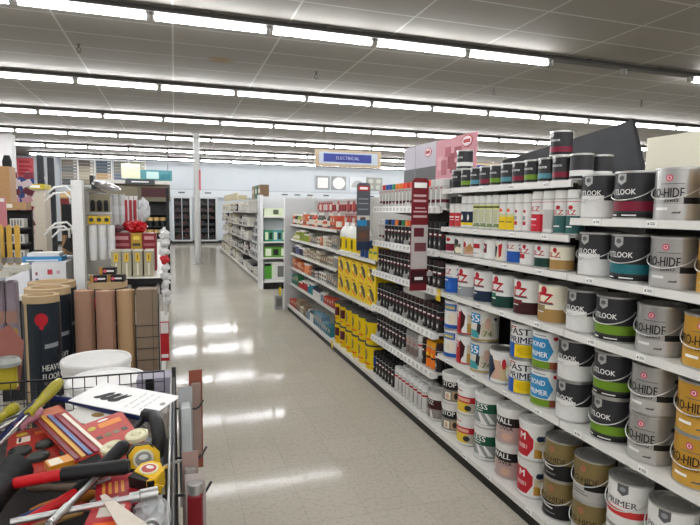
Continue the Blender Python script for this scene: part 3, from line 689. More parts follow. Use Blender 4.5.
# spray paint bay: rows of facings on pusher trays
c_sblk = mat('#1d1b1c', .4); c_sred = mat('#9c2a33', .42); c_clear = mat('#b5b3ae', .35, .2); c_dmar = mat('#551a22', .42)
def sp_dark(cap): return spray([(-180, 180, .62, .80, c_dmar), (-50, 20, .12, .5, mat('#4b494a', .5))], c_sblk, [('p', [(-50, .115), (-50, .104), (25, .104), (25, .115)], c_txt), ('e', -8, .05, .010, .014, mat('#c9c4be', .5))], cap)
def sp_grey(cap): return spray([(-180, 180, .22, .38, c_dmar), (-30, 0, .05, .9, c_white)], c_clear, [('e', -10, .135, .012, .006, c_kred)], cap)
capd = mat('#1b1b1d', .45)
caps = dict(red='#c23328', blue='#1f4f96', green='#2c8a57', orange='#e07a26', bright='#e8452e', coral='#ee5a4a')
SG = {k: sp_grey(mat(v, .42)) for k, v in caps.items()}; SGg = sp_grey(mat('#c9c8c4', .42))
SD = {k: sp_dark(mat(v, .42)) for k, v in caps.items()}; SDd = sp_dark(capd); SDr = sp_dark(mat('#2a1517', .42))
SW = spray([(-180, 180, .78, .88, c_kred), (-60, 0, .1, .7, c_grey)], mat('#cfcdc8', .45), [('p', [(-40, .09), (-40, .03), (-15, .03), (-15, .09)], c_char)], capw)
SB = spray([(-180, 180, .5, .95, mat('#1f3f8a', .45))], c_sblk, [('p', [(-40, .06), (-40, .05), (20, .05), (20, .06)], c_txt)], capd)
SO = spray([(-180, 180, .1, .95, mat('#e8791e', .42)), (-180, 180, .45, .55, c_blk)], mat('#e8791e', .42), [('p', [(-40, .11), (-40, .09), (20, .09), (20, .11)], c_yel)], mat('#e8a21e', .42))
SS = spray([(-180, 180, .1, .5, mat('#7b6a66', .5))], mat('#a39a93', .4), [('e', -8, .11, .012, .008, c_kred)], mat('#8d8d8a', .45))
def facing(row, z, name, x=XL+.049, y0=3.245, pitch=.0705, second=False):
    for i, (spc, desc) in enumerate(row):
        y = y0+i*pitch
        place('spray_can', spc, '%s spray can from the primer cans, %s, %s' % (ORD[i], desc, name), 'spray can', (x, y, z), RZ+rad(random.uniform(-8, 8)), 'spray cans on the pusher trays')
        if second: place('spray_can', spc, '%s spray can in the rear file, %s, %s' % (ORD[i], desc, name), 'spray can', (x+.07, y+.004, z), RZ, 'spray cans on the pusher trays')
g = lambda k: (SG[k], '%s cap on grey body' % k); d = lambda k: (SD[k], '%s cap on black body' % k)
gg = (SGg, 'grey cap on grey body'); dd = (SDd, 'all black'); dr = (SDr, 'maroon cap on black body')
facing([gg, gg, gg, g('coral'), g('coral'), g('bright'), g('bright'), g('bright'), g('red'), g('bright'), g('orange'), g('orange'), g('green'), g('blue'), g('blue'), g('red'), gg], 1.566, 'top tray')
facing([dd, dd, dr, dd, d('bright'), d('green'), d('orange'), d('bright'), d('orange'), d('green'), dr, d('orange'), d('blue'), dd, d('blue'), gg, gg], 1.276, 'second tray down')
facing([dr, dr, dd, dr, dr, dr, dd, dr, dr, dd, dr, dr, dd, dr, dr, dr, dr], 1.016, 'third tray down')
facing([dd, dr, dr, dr, dr, dr, dr, dr, dr, dr, dr, dd, dd, dd, dd, dd, dd], .711, 'fourth tray down', second=True)
ww = (SW, 'white cap on grey body'); bb = (SB, 'blue shoulder on black body'); oo = (SO, 'orange all over'); ss = (SS, 'grey cap on taupe body')
facing([dr, oo, oo, dr, ww, ss, ss, ss, dd, dd, dd, dd, dd, dr, dr, dd, dd], .436, 'lowest raised tray', second=True)
facing([ww, ww, ww, ww, ww, ww, ww, ww, dd, dd, dd, dd, dd, dd, bb], .0985, 'base deck', x=XL+.025, y0=3.40, second=True)
mb = MB(); mb.box(-.06, .06, -.19, .19, 0, .058, mat('#b9b7b2', .6)); mb.box(-.061, .061, -.02, .02, .058, .0585, mat('#d9d7d0', .5)); m1 = mb.mesh('carton')
tag(link('carton', m1, None, (XL+.09, 3.66, .711+.196)), 'long grey carton lying across the cans on the fourth tray', 'box')
mb = MB(); mb.box(-.05, .05, -.13, .13, 0, .045, mat('#cfc9b9', .6)); mb.box(-.051, -.05, -.1, .1, .01, .035, mat('#e2ddd0', .5)); m1 = mb.mesh('carton')
tag(link('carton', m1, None, (XL+.09, 4.06, .436+.196)), 'cream carton lying on the black cans, lowest raised tray', 'box')
# sale tags
o = tag(link('sale_tag', ytag, None, (XL-.002, 3.20, .985)), 'yellow sale tag between spray trays and red splash primers', 'tag')
o = tag(link('sale_tag', ytag, None, (1.626, 5.55, .075)), 'yellow sale tag on the base deck below the pails', 'tag')

# tall photo flags standing out from the bay ends
def flag(name, label, y, top, z0, z1, mats, x=1.580):
    o = thing(name, label, 'sign', (x, y, 0), 0, 'photo flags of the spray paint bay')
    w = .062; q = MB(); poly = [(-w, z0), (w, z0), (w, z1-.02), (w-.02, z1), (-w+.02, z1), (-w, z1-.02)]
    q.prism(poly, -.004, .004, mats[0], Matrix(((1, 0, 0, 0), (0, 0, -1, 0), (0, 1, 0, 0), (0, 0, 0, 1)))); q.build('board', o)
    q = MB()
    for i, (x0, x1, a, b_, m) in enumerate(mats[1]): q.box(x0*w, x1*w, -.0048-.0004*i, -.004, a, b_, m)
    q.build('printed_panel', o)
    q = MB(); q.box(w-.005, w+.045, -.002, .006, z0+.1, z0+.13, SH2); q.build('bracket', o)
gd = mat('#50555a', .45); ph = mat('#5a4a44', .5)
flag('shelf_flag', 'slate grey vertical photo flag before the white jugs', 4.46, 0, 1.19, 1.785, (gd, [(-.8, .8, 1.715, 1.76, c_kred), (-.6, .6, 1.727, 1.748, c_txt), (-.8, .7, 1.64, 1.65, mat('#8b9095', .5)), (-.8, .7, 1.60, 1.61, mat('#8b9095', .5)), (-.8, .7, 1.55, 1.56, mat('#8b9095', .5)),
   (-.95, .95, 1.46, 1.50, mat('#c9c4bb', .5)), (-.5, .3, 1.46, 1.485, ph), (-.95, .5, 1.41, 1.46, c_sky), (-.95, .95, 1.27, 1.38, ph), (-.7, .5, 1.30, 1.35, mat('#6b4a3c', .5)), (-.95, .95, 1.20, 1.27, mat('#27364f', .5))]))
flag('shelf_flag', 'dark red vertical photo flag between two spray paint shelves', 3.315, 0, 1.0, 1.765, (mat('#6f1620', .45), [(-.75, .75, 1.70, 1.735, c_txt), (-.8, .7, 1.64, 1.655, mat('#c9a6a8', .5)), (-.8, .7, 1.605, 1.62, mat('#c9a6a8', .5)), (-.6, .6, 1.56, 1.568, mat('#c9a6a8', .5)), (-.8, .8, 1.535, 1.545, mat('#c9a6a8', .5)), (-.8, .8, 1.50, 1.515, mat('#c9a6a8', .5)),
   (-.98, .98, 1.15, 1.45, mat('#b7b0ad', .5)), (-.7, .5, 1.37, 1.43, c_dmar), (-.6, .8, 1.27, 1.33, mat('#6a3a3c', .5)), (-.98, .98, 1.05, 1.14, mat('#3a1216', .5)), (-.5, .5, 1.075, 1.095, c_txt)]))

# ------------------------------------------------------------------ yellow bay
def carton(w, dp, h, base, marks, name='carton'):
    """front faces -X; marks: (y0,y1,z0,z1,mat) fractions on the front"""
    mb = MB(); mb.box(0, dp, -w/2, w/2, 0, h, base); sp_ = mb.mesh(name)
    if not marks: return [(name, sp_, [], None)]
    q = MB()
    for i, (a, b_, z0, z1, m) in enumerate(marks):
        if a == 'poly': q.prism([(u*w, v*h) for u, v in b_], 0, .0008+.0003*i, m, TX(0, 0, 0))
        elif a == 'e': q.prism(ellipse(0, 0, b_*w, z0*h, 14), 0, .0008+.0003*i, m, TX(0, z1[0]*w if isinstance(z1, tuple) else 0, (z1[1] if isinstance(z1, tuple) else .5)*h))
        else: q.box(-.0006-.0003*i, 0, -b_*w/2*1, -a*w/2*1, z0*h, z1*h, m) if a < b_ else None
    return [('carton_body', sp_, [], None), ('printed_label', q.mesh('printed_label'), [], None)]
YEL = mat('#e4c512', .45, 0, .05); YEL2 = mat('#f0da4a', .45)
ycart = carton(.225, .2, .185, YEL, [('poly', [(-.32, .78), (-.05, .86), (.22, .66), (.34, .34), (.20, .20), (.10, .44), (-.10, .62)], 0, 0, c_char), ('poly', [(-.12, .62), (.10, .46), (.18, .26), (.02, .30), (-.16, .44)], 0, 0, mat('#8d7a30', .5)),
    ('poly', [(-.40, .30), (.12, .10), (.16, .16), (-.36, .40)], 0, 0, c_org), ('poly', [(-.42, .92), (.0, .90), (.0, .95), (-.42, .97)], 0, 0, c_kred), ('poly', [(-.40, .50), (-.22, .46), (-.22, .54), (-.40, .58)], 0, 0, mat('#f3ecb0', .5))])
rws = 0
for j in range(2):
    for i in range(5):
        place('yellow_carton', ycart, '%s yellow carton from the spray paint, %s layer above the pails' % (ORD[i], 'lower' if j == 0 else 'upper'), 'box', (XL+.02, B[3]+.13+i*.235, .671+j*.1865), 0, 'yellow cartons')
pgrey = mat('#4a4a4a', .5)
def pail(mark): 
    R, H = .094, .225
    mb = MB(); mb.lathe([(0, .003), (R-.008, 0), (R-.006, .004), (R, H-.02), (R+.003, H-.02), (R+.003, H-.008)], YEL, 24)
    l = MB(); l.lathe([(R+.003, H-.014), (R+.006, H-.012), (R+.006, H), (R-.004, H), (R-.008, H-.006), (0, H-.006)], pgrey, 24)
    it = [('e', -20, .13, .045, .05, c_char), ('e', -14, .13, .030, .034, mat('#a9923a', .5), -.0003), ('p', [(-60, .055), (-60, .04), (30, .045), (30, .06)], c_org)] if mark == 0 else [('p', [(-75, .175), (-75, .085), (35, .085), (35, .175)], c_dmar), ('p', [(-50, .06), (-50, .045), (20, .045), (20, .06)], c_org)]
    e = MB(); e.cyl((R-.002, 0, .15), (R+.008, 0, .15), .012, BLACK, 10)
    return [('pail_body', mb.mesh('pail_body'), [], None), ('lid', l.mesh('lid'), [], None), ('printed_label', print_mesh(R, it), [], None), ('bail_ear', e.mesh('bail_ear'), [], None)]
P0, P1 = pail(0), pail(1)
for i in range(6):
    for j in range(2):
        place('yellow_pail', P1 if i >= 4 else P0, '%s yellow pail%s from the spray paint, %s' % (ORD[i], ' with maroon label' if i >= 4 else '', 'upper layer, grey lid showing' if j else 'lower layer on the base deck'), 'bucket', (1.745, B[3]+.11+i*.2005, .0985+j*.2255), RZ, 'yellow pails with grey lids')
def jug(bodym, labm):
    mb = MB(); mb.lathe([(0, 0), (.07, 0), (.075, .01), (.075, .20), (.055, .25), (.028, .275), (.024, .29)], bodym, 18)
    c = MB(); c.lathe([(.027, .285), (.027, .315), (0, .315)], capw, 14)
    h = MB(); h.tube([(.03, 0, .272), (.085, 0, .262), (.092, 0, .21), (.076, 0, .17)], .010, bodym, 6)
    return [('jug_body', mb.mesh('jug_body'), [], None), ('cap', c.mesh('cap'), [], None), ('jug_handle', h.mesh('jug_handle'), [], None), ('printed_label', print_mesh(.0755, [('p', [(-75, .16), (-75, .02), (75, .02), (75, .16)], labm), ('p', [(-30, .14), (-30, .05), (15, .05), (15, .14)], c_char)]), [], None)]
JG = jug(mat('#e6e6e0', .4), YEL)
for i, y in enumerate((5.55, 5.36, 5.17, 4.98)): place('jug', JG, '%s white jug with yellow label from the orange bottles' % ORD[i], 'jug', (XL+.1, y, 1.101), RZ, 'white jugs on the yellow bay shelf')
bxm = carton(.11, .12, .09, YEL, [(-.8, .8, .55, .8, mat('#4f8f5a', .5)), (-.8, .8, .1, .3, mat('#d9cf5a', .5))])
for i, (y, z) in enumerate(((4.49, 1.101), (4.61, 1.101), (4.49, 1.192))): place('yellow_box', bxm, ['small yellow and green box beside the spray trays', 'small yellow and green box second from the spray trays', 'small yellow box stacked on another by the spray trays'][i], 'box', (XL+.03, y, z), 0, 'small yellow boxes')
for i, y in enumerate((4.73, 4.85)):
    mb = MB(); mb.lathe([(0, 0), (.045, 0), (.045, .12), (.03, .14), (.03, .16), (0, .16)], mat('#27437a', .45), 16); tag(link('jar', mb.mesh('jar'), None, (XL+.06, y, 1.101)), 'navy blue jar %s the slate grey flag' % ('behind' if i == 0 else 'just past'), 'jar', 'navy jars')

# ------------------------------------------------------------------ far bays: boxes, bottles, jars
def bottle_me(R, H, col, cap, lab=None):
    mb = MB(); mb.lathe([(0, 0), (R*.95, 0), (R, .006), (R, H*.62), (R*.45, H*.80), (R*.40, H*.84)], mat(col, .35), 12)
    c = MB(); c.lathe([(R*.45, H*.83), (R*.45, H), (0, H)], mat(cap, .45), 10)
    l = MB(); l.lathe([(R*1.02, H*.15), (R*1.02, H*.5)], mat(lab or '#d9d3c4', .5), 12)
    return [('bottle_body', mb.mesh('bottle_body'), [], None), ('cap', c.mesh('cap'), [], None), ('printed_label', l.mesh('printed_label'), [], None)]
def jar_me(R, H, col, cap):
    mb = MB(); mb.lathe([(0, 0), (R, 0), (R, H*.85), (R*.97, H*.86)], mat(col, .4), 14)
    c = MB(); c.lathe([(R*1.02, H*.82), (R*1.02, H), (0, H)], mat(cap, .45), 14)
    return [('jar_body', mb.mesh('jar_body'), [], None), ('lid', c.mesh('lid'), [], None)]
cn = {'#c85a2c': 'orange', '#b5412f': 'rust red', '#d98a5c': 'peach', '#8a9a3a': 'olive green', '#a8b04a': 'lime', '#3a3a55': 'indigo', '#5a5f86': 'slate blue', '#cfc8b4': 'cream', '#b9b19c': 'beige', '#d8d6d0': 'white', '#1f1f21': 'black', '#2f7a86': 'teal', '#35668f': 'blue', '#b3302e': 'red', '#8a7660': 'brown', '#6f8fa0': 'pale blue', '#4d4640': 'dark brown', '#8f8d88': 'grey', '#3c7a55': 'green', '#cf9a3c': 'amber'}
_cc = {}
def small(kind, col, h, w):
    k = (kind, col, round(h, 2), round(w, 2))
    if k not in _cc:
        if kind == 'box': _cc[k] = carton(w, w*1.1, h, mat(col, .5), [(-.6, .4, .52, .78, mat('#c4b496' if col not in ('#d8d6d0', '#cfc8b4', '#b9b19c') else '#7d5f4a', .5)), (-.6, .7, .12, .32, mat('#2b2b2d' if col != '#1f1f21' else '#8f8f8c', .5)), (.45, .75, .5, .8, mat('#7d2a24', .5))])
        elif kind == 'bottle': _cc[k] = bottle_me(w/2, h, col, '#e0ddd6' if col != '#d8d6d0' else '#b3302e')
        else: _cc[k] = jar_me(w/2, h, col, '#e0ddd6' if col != '#d8d6d0' else '#3a3a55')
    return _cc[k]
def fill(y0, y1, z, zones, name, xf=XL+.02, hmax=.18, seed=1, gapp=.006):
    """zones: (y limit, kinds, colours); items stand shoulder to shoulder from y0 to y1, each an object of its own"""
    rn = random.Random(seed); y = y0; cnt = {}
    while True:
        zn = next((q for q in zones if y < q[0]), zones[-1])
        k = rn.choice(zn[1]); col = rn.choice(zn[2]); w = rn.choice((.07, .08, .09, .10) if k != 'bottle' else (.06, .07)); h = round(hmax*rn.choice((.5, .62, .75, .9)), 3)
        reps = rn.choice((1, 2, 2, 3))
        for _ in range(reps):
            if y+w > y1: return
            yc = y+w/2; lab_k = (k, col); cnt[lab_k] = cnt.get(lab_k, 0)+1
            sp_ = small(k, col, h, w)
            place(k if k != 'box' else 'product_box', sp_, '%s %s %s past the yellow stock, %s' % (ORD[cnt[lab_k]-1], cn[col], k, name), k, (xf if k == 'box' else xf+w/2, yc, z), 0 if k == 'box' else RZ, 'stock on the %s' % name)
            y += w+gapp
O = ['#c85a2c', '#b5412f', '#d98a5c']; CR = ['#cfc8b4', '#b9b19c', '#8f8d88', '#8a7660', '#d8d6d0']; DKc = ['#1f1f21', '#3a3a55', '#4d4640']
fill(5.66, 8.06, 1.331, [(7.5, ['bottle', 'bottle', 'box'], O+['#4d4640']), (9, ['bottle', 'jar'], ['#1f1f21', '#8a9a3a', '#c85a2c'])], 'top far shelf', seed=3, hmax=.20)
fill(5.66, 8.06, 1.111, [(6.2, ['box', 'jar'], CR), (6.9, ['box'], ['#d98a5c', '#cfc8b4', '#8f8d88']), (7.4, ['box', 'jar'], ['#3a3a55', '#cf9a3c', '#8a9a3a']), (9, ['bottle'], ['#a8b04a', '#8a9a3a'])], 'second far shelf', seed=4, hmax=.165)
fill(5.66, 8.06, .896, [(6.5, ['box', 'jar'], CR), (7.1, ['box'], ['#b9b19c', '#cfc8b4', '#8f8d88']), (7.7, ['box', 'jar'], ['#3a3a55', '#5a5f86']), (9, ['box'], DKc)], 'third far shelf', seed=5, hmax=.15)
fill(5.66, 8.06, .676, [(6.0, ['box'], ['#d8d6d0', '#8f8d88']), (6.7, ['box'], ['#1f1f21', '#d8d6d0']), (7.4, ['box', 'jar'], ['#c85a2c', '#8a7660', '#d98a5c']), (9, ['box'], ['#d98a5c', '#8a7660', '#b5412f'])], 'fourth far shelf', seed=6, hmax=.15)
fill(5.66, 8.06, .426, [(6.2, ['box', 'jar'], ['#b3302e', '#b5412f']), (6.7, ['jar', 'jar'], ['#d8d6d0', '#6f8fa0']), (7.5, ['box', 'jar'], ['#35668f', '#2f7a86', '#b3302e']), (9, ['box'], ['#2f7a86', '#3c7a55'])], 'lowest far shelf', seed=7, hmax=.17)
fill(5.75, 8.06, .0985, [(6.5, ['box'], ['#6f8fa0', '#2f7a86']), (6.9, ['box', 'jar'], ['#d8d6d0', '#6f8fa0']), (7.5, ['box'], ['#8a7660', '#4d4640', '#cfc8b4']), (9, ['box'], ['#b3302e', '#b5412f'])], 'far base deck', xf=1.66, seed=8, hmax=.18)
# blister packs hanging from the far pegboard
def pack(w, h, card, prod):
    c = MB(); c.box(-.001, .001, -w/2, w/2, -h, 0, mat(card, .5)); p = MB(); p.box(-.022, -.001, -w*.32, w*.32, -h*.82, -h*.30, mat(prod, .4), None, .004); k = MB(); k.tube([(.10, 0, -.012), (-.06, 0, -.012), (-.07, 0, -.004)], .003, TIN, 5)
    return [('card', c.mesh('card'), [], None), ('blister', p.mesh('blister'), [], None), ('peg_hook', k.mesh('peg_hook'), [], None)]
PK = [pack(.085, .15, '#a3262e', '#c9c1bb'), pack(.085, .16, '#c9bfb8', '#8f2a30'), pack(.09, .14, '#7d1f28', '#b9564e'), pack(.085, .15, '#b5452e', '#d8cfc4')]
pn = ['crimson', 'pale', 'dark red', 'orange red']
for r_, (z, ya, yb) in enumerate(((1.665, 5.75, 7.55), (1.50, 5.72, 6.40))):
    y = ya; i = 0; cnt = {}
    while y < yb:
        j = random.randrange(4); cnt[j] = cnt.get(j, 0)+1
        place('hanging_pack', PK[j], '%s %s pack on the %s row of pegs above the orange bottles' % (ORD[cnt[j]-1], pn[j], ('upper', 'lower')[r_]), 'blister pack', (XB-.105, y, z), 0, 'packs on the far pegboard')
        y += .105; i += 1

# ------------------------------------------------------------------ gondola across the cross aisle
LX = 1.62
r = thing('end_display', 'white end display of green boxed lamps facing the aisle', 'shelving', (0, 0, 0), 0)
mb = MB(); mb.box(LX-.02, 2.58, 10.62, 10.66, .05, 1.80, mat('#c6c9ca', .5, 0, .03)).box(LX-.06, LX-.01, 10.28, 10.68, 0, 1.82, mat('#d6d8d8', .45)).box(2.56, 2.60, 10.28, 10.68, 0, 1.82, SH); mb.build('side_panel', r)
mb = MB(); mb.box(LX, 2.56, 10.30, 10.62, 0, .13, KICK); mb.build('kickplate', r)
ez = [(.13, 'bottom'), (.59, 'third'), (.90, 'second'), (1.39, 'top')]
for z, n in ez:
    mb = MB(); mb.box(LX, 2.56, 10.28, 10.62, z, z+.03, SH); mb.build('shelf', r)
def lampbox(w, h, dp, col, dark):
    mb = MB(); mb.box(-w/2, w/2, 0, dp, 0, h, mat(col, .45)); q = MB(); q.box(-w*.42, -w*.05, -.001, 0, h*.15, h*.85, mat('#d6e0c8', .5)); q.box(w*.08, w*.42, -.001, 0, h*.2, h*.8, mat(dark, .45))
    return [('carton_body', mb.mesh('carton_body'), [], None), ('printed_label', q.mesh('printed_label'), [], None)]
GB = lampbox(.30, .15, .2, '#d3dcbc', '#55604a'); GB2 = lampbox(.16, .21, .2, '#2f8f5f', '#1f2a28'); GB3 = lampbox(.30, .20, .2, '#5f9a3a', '#20221f'); GB4 = lampbox(.16, .21, .2, '#4f9fa0', '#1f2a28')
WB = lampbox(.44, .36, .22, '#d3d4d0', '#6a6c6a')
for i in range(3): place('lamp_box', GB, '%s pale green lamp box, top shelf of the end display' % ORD[i], 'box', (LX+.165+i*.305, 10.31, 1.42+.0008), 0, 'lamp boxes on the end display')
for i, k in enumerate((GB2, GB4, GB2, GB4, GB2)): place('lamp_box', k, '%s %s lamp box, second shelf of the end display' % (ORD[i], 'teal' if k is GB4 else 'emerald green'), 'box', (LX+.10+i*.17, 10.31, .93+.0008), 0, 'lamp boxes on the end display')
for i in range(3): place('lamp_box', GB3, '%s leaf green lamp box, third shelf of the end display' % ORD[i], 'box', (LX+.165+i*.305, 10.31, .62+.0008), 0, 'lamp boxes on the end display')
for i in range(2): place('lamp_box', WB, '%s large white lamp box at the foot of the end display' % ORD[i], 'box', (LX+.24+i*.46, 10.32, .16+.0008), 0, 'lamp boxes on the end display')
q = MB(); q.box(LX+.02, LX+.16, 10.314, 10.3185, .20, .50, mat('#4f9a34', .5)); q.box(LX+.02, LX+.14, 10.313, 10.3185, .45, .50, BLACK); tag(q.build('green_card'), 'bright green card leaning on the large white lamp box', 'card')
# its aisle side, running to the back
for bi in range(4):
    y0 = 10.7+bi*2.5; y1 = y0+2.5
    r = thing('gondola_bay', '%s gondola bay behind the green lamp display' % ORD[bi], 'shelving', (0, 0, 0), 0, 'gondola bays beyond the cross aisle')
    mb = MB(); mb.box(2.10, 2.14, y0, y1, 0, 1.80, mat('#c2bfb4', .5, 0, .03)); mb.build('back_panel', r)
    mb = MB(); mb.box(LX, 2.10, y0+.003, y1-.003, .0, .07, mat('#8d8a82', .5)); mb.box(LX-.01, 2.10, y0+.003, y1-.003, .07, .11, SH); mb.build('base_deck', r)
    for z in ((.42, .78, 1.12, 1.46) if bi else ()):
        mb = MB(); dx = 0; mb.box(LX+.05+dx, 2.10, y0+.003, y1-.003, z, z+.03, SH2); mb.build('shelf', r)
    fc = [['#b9b6ac', '#8f8d88', '#a39f94'], ['#8f8d88', '#b9b6ac', '#c9c6bc'], ['#a39a86', '#c9c2ae', '#8f8d88'], ['#c9c2ae', '#b5ad98']][bi]
    for li, z in enumerate((.11, .45, .81, 1.15, 1.49) if bi else (.11,)):
        y = y0+.05; n = 0
        rn = random.Random(bi*10+li)
        while y < y1-.35:
            w = rn.choice((.24, .3, .36)); h = rn.choice((.16, .2, .26)); colr = rn.choice(fc if rn.random() < .8 else ['#2b2b2d', '#4f3a3c'])
            k = ('far', colr, w, h)
            if k not in _cc: _cc[k] = carton(w-.02, .22, h, mat(colr, .55), [(-.8, .8, .3, .75, mat('#dcdad2', .5)), (-.6, .2, .4, .6, mat('#6b6a66', .5))])
            place('product_box', _cc[k], '%s box past the cross aisle on shelf level %s of the %s bay' % (ORD[n], ['one', 'two', 'three', 'four', 'five'][li], ORD[bi]), 'box', (LX+(.09 if li else .03)+(.08 if bi == 0 and li else 0), y+w/2, z+.0008), 0, 'boxes beyond the cross aisle')
            y += w; n += 1
mb = MB(); mb.box(1.72, 1.76, 15.75, 19.9, 1.8205, 2.02, mat('#c9bf9f', .55)).box(1.76, 2.0, 15.75, 15.77, 1.8205, 1.95, mat('#b5ab8c', .55)); tag(mb.build('header_sign'), 'cream header strip along the far gondola top', 'sign')
for i, (y, colr, l) in enumerate(((12.4, '#7a6248', 'tall brown box standing on the far gondola top'), (12.9, '#3c6a5c', 'tall dark green box standing on the far gondola top'), (13.4, '#8f8468', 'tall olive box standing on the far gondola top'))):
    place('product_box', carton(.34, .2, .30, mat(colr, .55), [(-.7, .7, .4, .7, mat('#c9c2b0', .5))]), l, 'box', (1.85, y, 1.805), 0, 'boxes on the far gondola top')
mb = MB(); mb.box(1.46, 1.57, 8.12, 8.24, 0, .22, mat('#9a9b99', .5)).box(1.47, 1.56, 8.119, 8.12, .05, .18, mat('#6f706e', .5)); q = MB(); q.cyl((1.54, 8.18, .22), (1.54, 8.18, .40), .016, c_yel, 10).cyl((1.54, 8.18, .34), (1.54, 8.18, .41), .018, DK, 10)
put0 = thing('waste_box', 'small grey box on the floor by the grey end panel', 'box', (0, 0, 0)); mb.build('box_body', put0); q.build('yellow_stick', put0)
# sloping white wire rack of fittings beside the end display
r = thing('sloping_rack', 'white sloping rack of small fittings behind the green lamps', 'rack', (0, 0, 0))
RY = Matrix(((1, 0, 0, 0), (0, 0, 1, 0), (0, 1, 0, 0), (0, 0, 0, 1)))
mb = MB(); mb.prism([(1.70, .42), (1.73, .42), (2.03, 1.80), (2.00, 1.80)], 10.72, 13.1, mat('#cfd0ce', .45), RY); mb.build('panel', r)
mb = MB(); mb.box(1.70, 2.05, 10.715, 10.735, .42, .46, SH).prism([(1.70, .42), (2.05, .42), (2.05, 1.80), (1.98, 1.80)], 10.70, 10.715, mat('#cfd0ce', .45), RY); mb.build('side_panel', r)
rn = random.Random(21)
for i in range(8):
    z = 1.66-.165*i; xf = 1.70+(z-.42)*.217; mb = MB(); mb.box(xf-.05, xf+.02, 10.74, 13.08, z-.012, z, SH2); y = 10.76
    while y < 12.95:
        w_ = rn.uniform(.06, .13); mb.box(xf-.045, xf+.005, y, y+w_*.85, z, z+rn.uniform(.06, .10), mat(rn.choice(['#8d8e90', '#6a6c70', '#b3b3b0', '#3a3b3e', '#d2d2cf', '#a33b40' if i < 2 else '#77797c']), .45)); y += w_
    mb.build('bin_row', r)
# hanging department sign
r = thing('department_sign', 'blue ELECTRICAL sign hanging over the far aisle', 'sign', (0, 14, 0))
mb = MB(); mb.box(3.57, 5.45, -.02, .02, 2.72, 3.16, mat('#9c8a70', .55)); mb.box(3.68, 5.34, -.03, .03, 2.79, 3.10, mat('#9aa3ad', .5)); mb.build('board', r)
mb = MB(); mb.box(3.80, 5.16, -.034, -.03, 2.84, 3.06, mat('#1d2a72', .45)); mb.build('blue_panel', r)
mb = MB(); flat_text(mb, 'ELECTRICAL', .085, Matrix(((1, 0, 0, 4.48), (0, 0, -1, -.036), (0, 1, 0, 2.95), (0, 0, 0, 1))), mat('#b9bfd0', .5)); mb.build('lettering', r)
for x in (3.9, 5.1):
    mb = MB(); mb.bar((x, 0, 3.15), (x, 0, CZ), .004, TIN); mb.build('hanging_wire', r)
r = thing('department_sign', 'small blue sign seen between the pink sign and dark board', 'sign', (0, 14, 0))
mb = MB(); mb.box(8.0, 9.6, -.02, .02, 2.66, 3.0, mat('#9c8a70', .55)); mb.build('board', r)
mb = MB(); mb.box(8.1, 9.5, -.034, -.02, 2.70, 2.92, mat('#1d2a72', .45)); mb.build('blue_panel', r)
for x in (8.2, 9.4):
    mb = MB(); mb.bar((x, 0, 2.99), (x, 0, CZ), .004, TIN); mb.build('hanging_wire', r)
# framed ceiling medallions on the back wall
for i, (x0, x1, k) in enumerate(((6.44, 7.13, 'rect'), (7.23, 7.95, 'round'), (8.14, 8.97, 'half'), (9.03, 9.85, 'pat'))):
    r = thing('medallion_frame', ['grey framed panel with white rectangle on back wall', 'grey framed panel with white round medallion', 'pale panel with grey half-round fan on back wall', 'olive grey patterned panel on back wall'][i], 'wall panel', (0, 25.098, 0), 0, 'framed mouldings on the back wall')
    zc = 2.86; g = mat(['#8f918f', '#8f918f', '#c9cccd', '#8f9088'][i], .5)
    mb = MB(); mb.box(x0, x1, -.05, 0, 2.53, 3.19, g); mb.build('backing', r)
    mb = MB(); xm = (x0+x1)/2; Mx = Matrix(((1, 0, 0, xm), (0, 0, -1, -.05), (0, 1, 0, zc), (0, 0, 0, 1)))
    if k == 'rect': mb.box(x0+.10, x1-.10, -.07, -.05, 2.62, 3.10, WHITE).box(x0+.15, x1-.15, -.074, -.07, 2.67, 3.05, c_lt)
    elif k == 'round': mb.prism(ellipse(0, 0, .30, .28, 24), 0, .03, WHITE, Mx).prism(ellipse(0, 0, .2, .19, 24), .03, .035, c_lt, Mx)
    elif k == 'half': mb.prism([(.32*math.cos(PI*j/14), .34*math.sin(PI*j/14)-.18) for j in range(15)], 0, .03, mat('#a3a5a4', .5), Mx)
    else:
        for j in range(4): mb.prism(ellipse(-.2+.4*(j % 2), -.15+.3*(j//2), .14, .11, 10), 0, .02, mat('#b3b4a8', .5), Mx)
    mb.build('moulding', r)
# small name plates on the fascia
for i, x in enumerate((-.02+.33, 1.43, 4.9, 5.5, 6.1, 6.9, 9.2)):
    mb = MB(); mb.box(-.14, .14, -.01, 0, -.03, .03, mat('#6f7377', .5)).box(-.12, .12, -.012, -.01, -.012, .012, mat('#3a3d40', .5)); tag(link('wall_sign', mb.mesh('wall_sign'), None, (x, 24.839, 2.25)), '%s small grey name plate along the back wall band from the column' % ORD[i], 'sign', 'name plates on the back wall')


# ================================================================== left side
RIM = .985
blkw = mat('#1a1a1b', .4, .3)
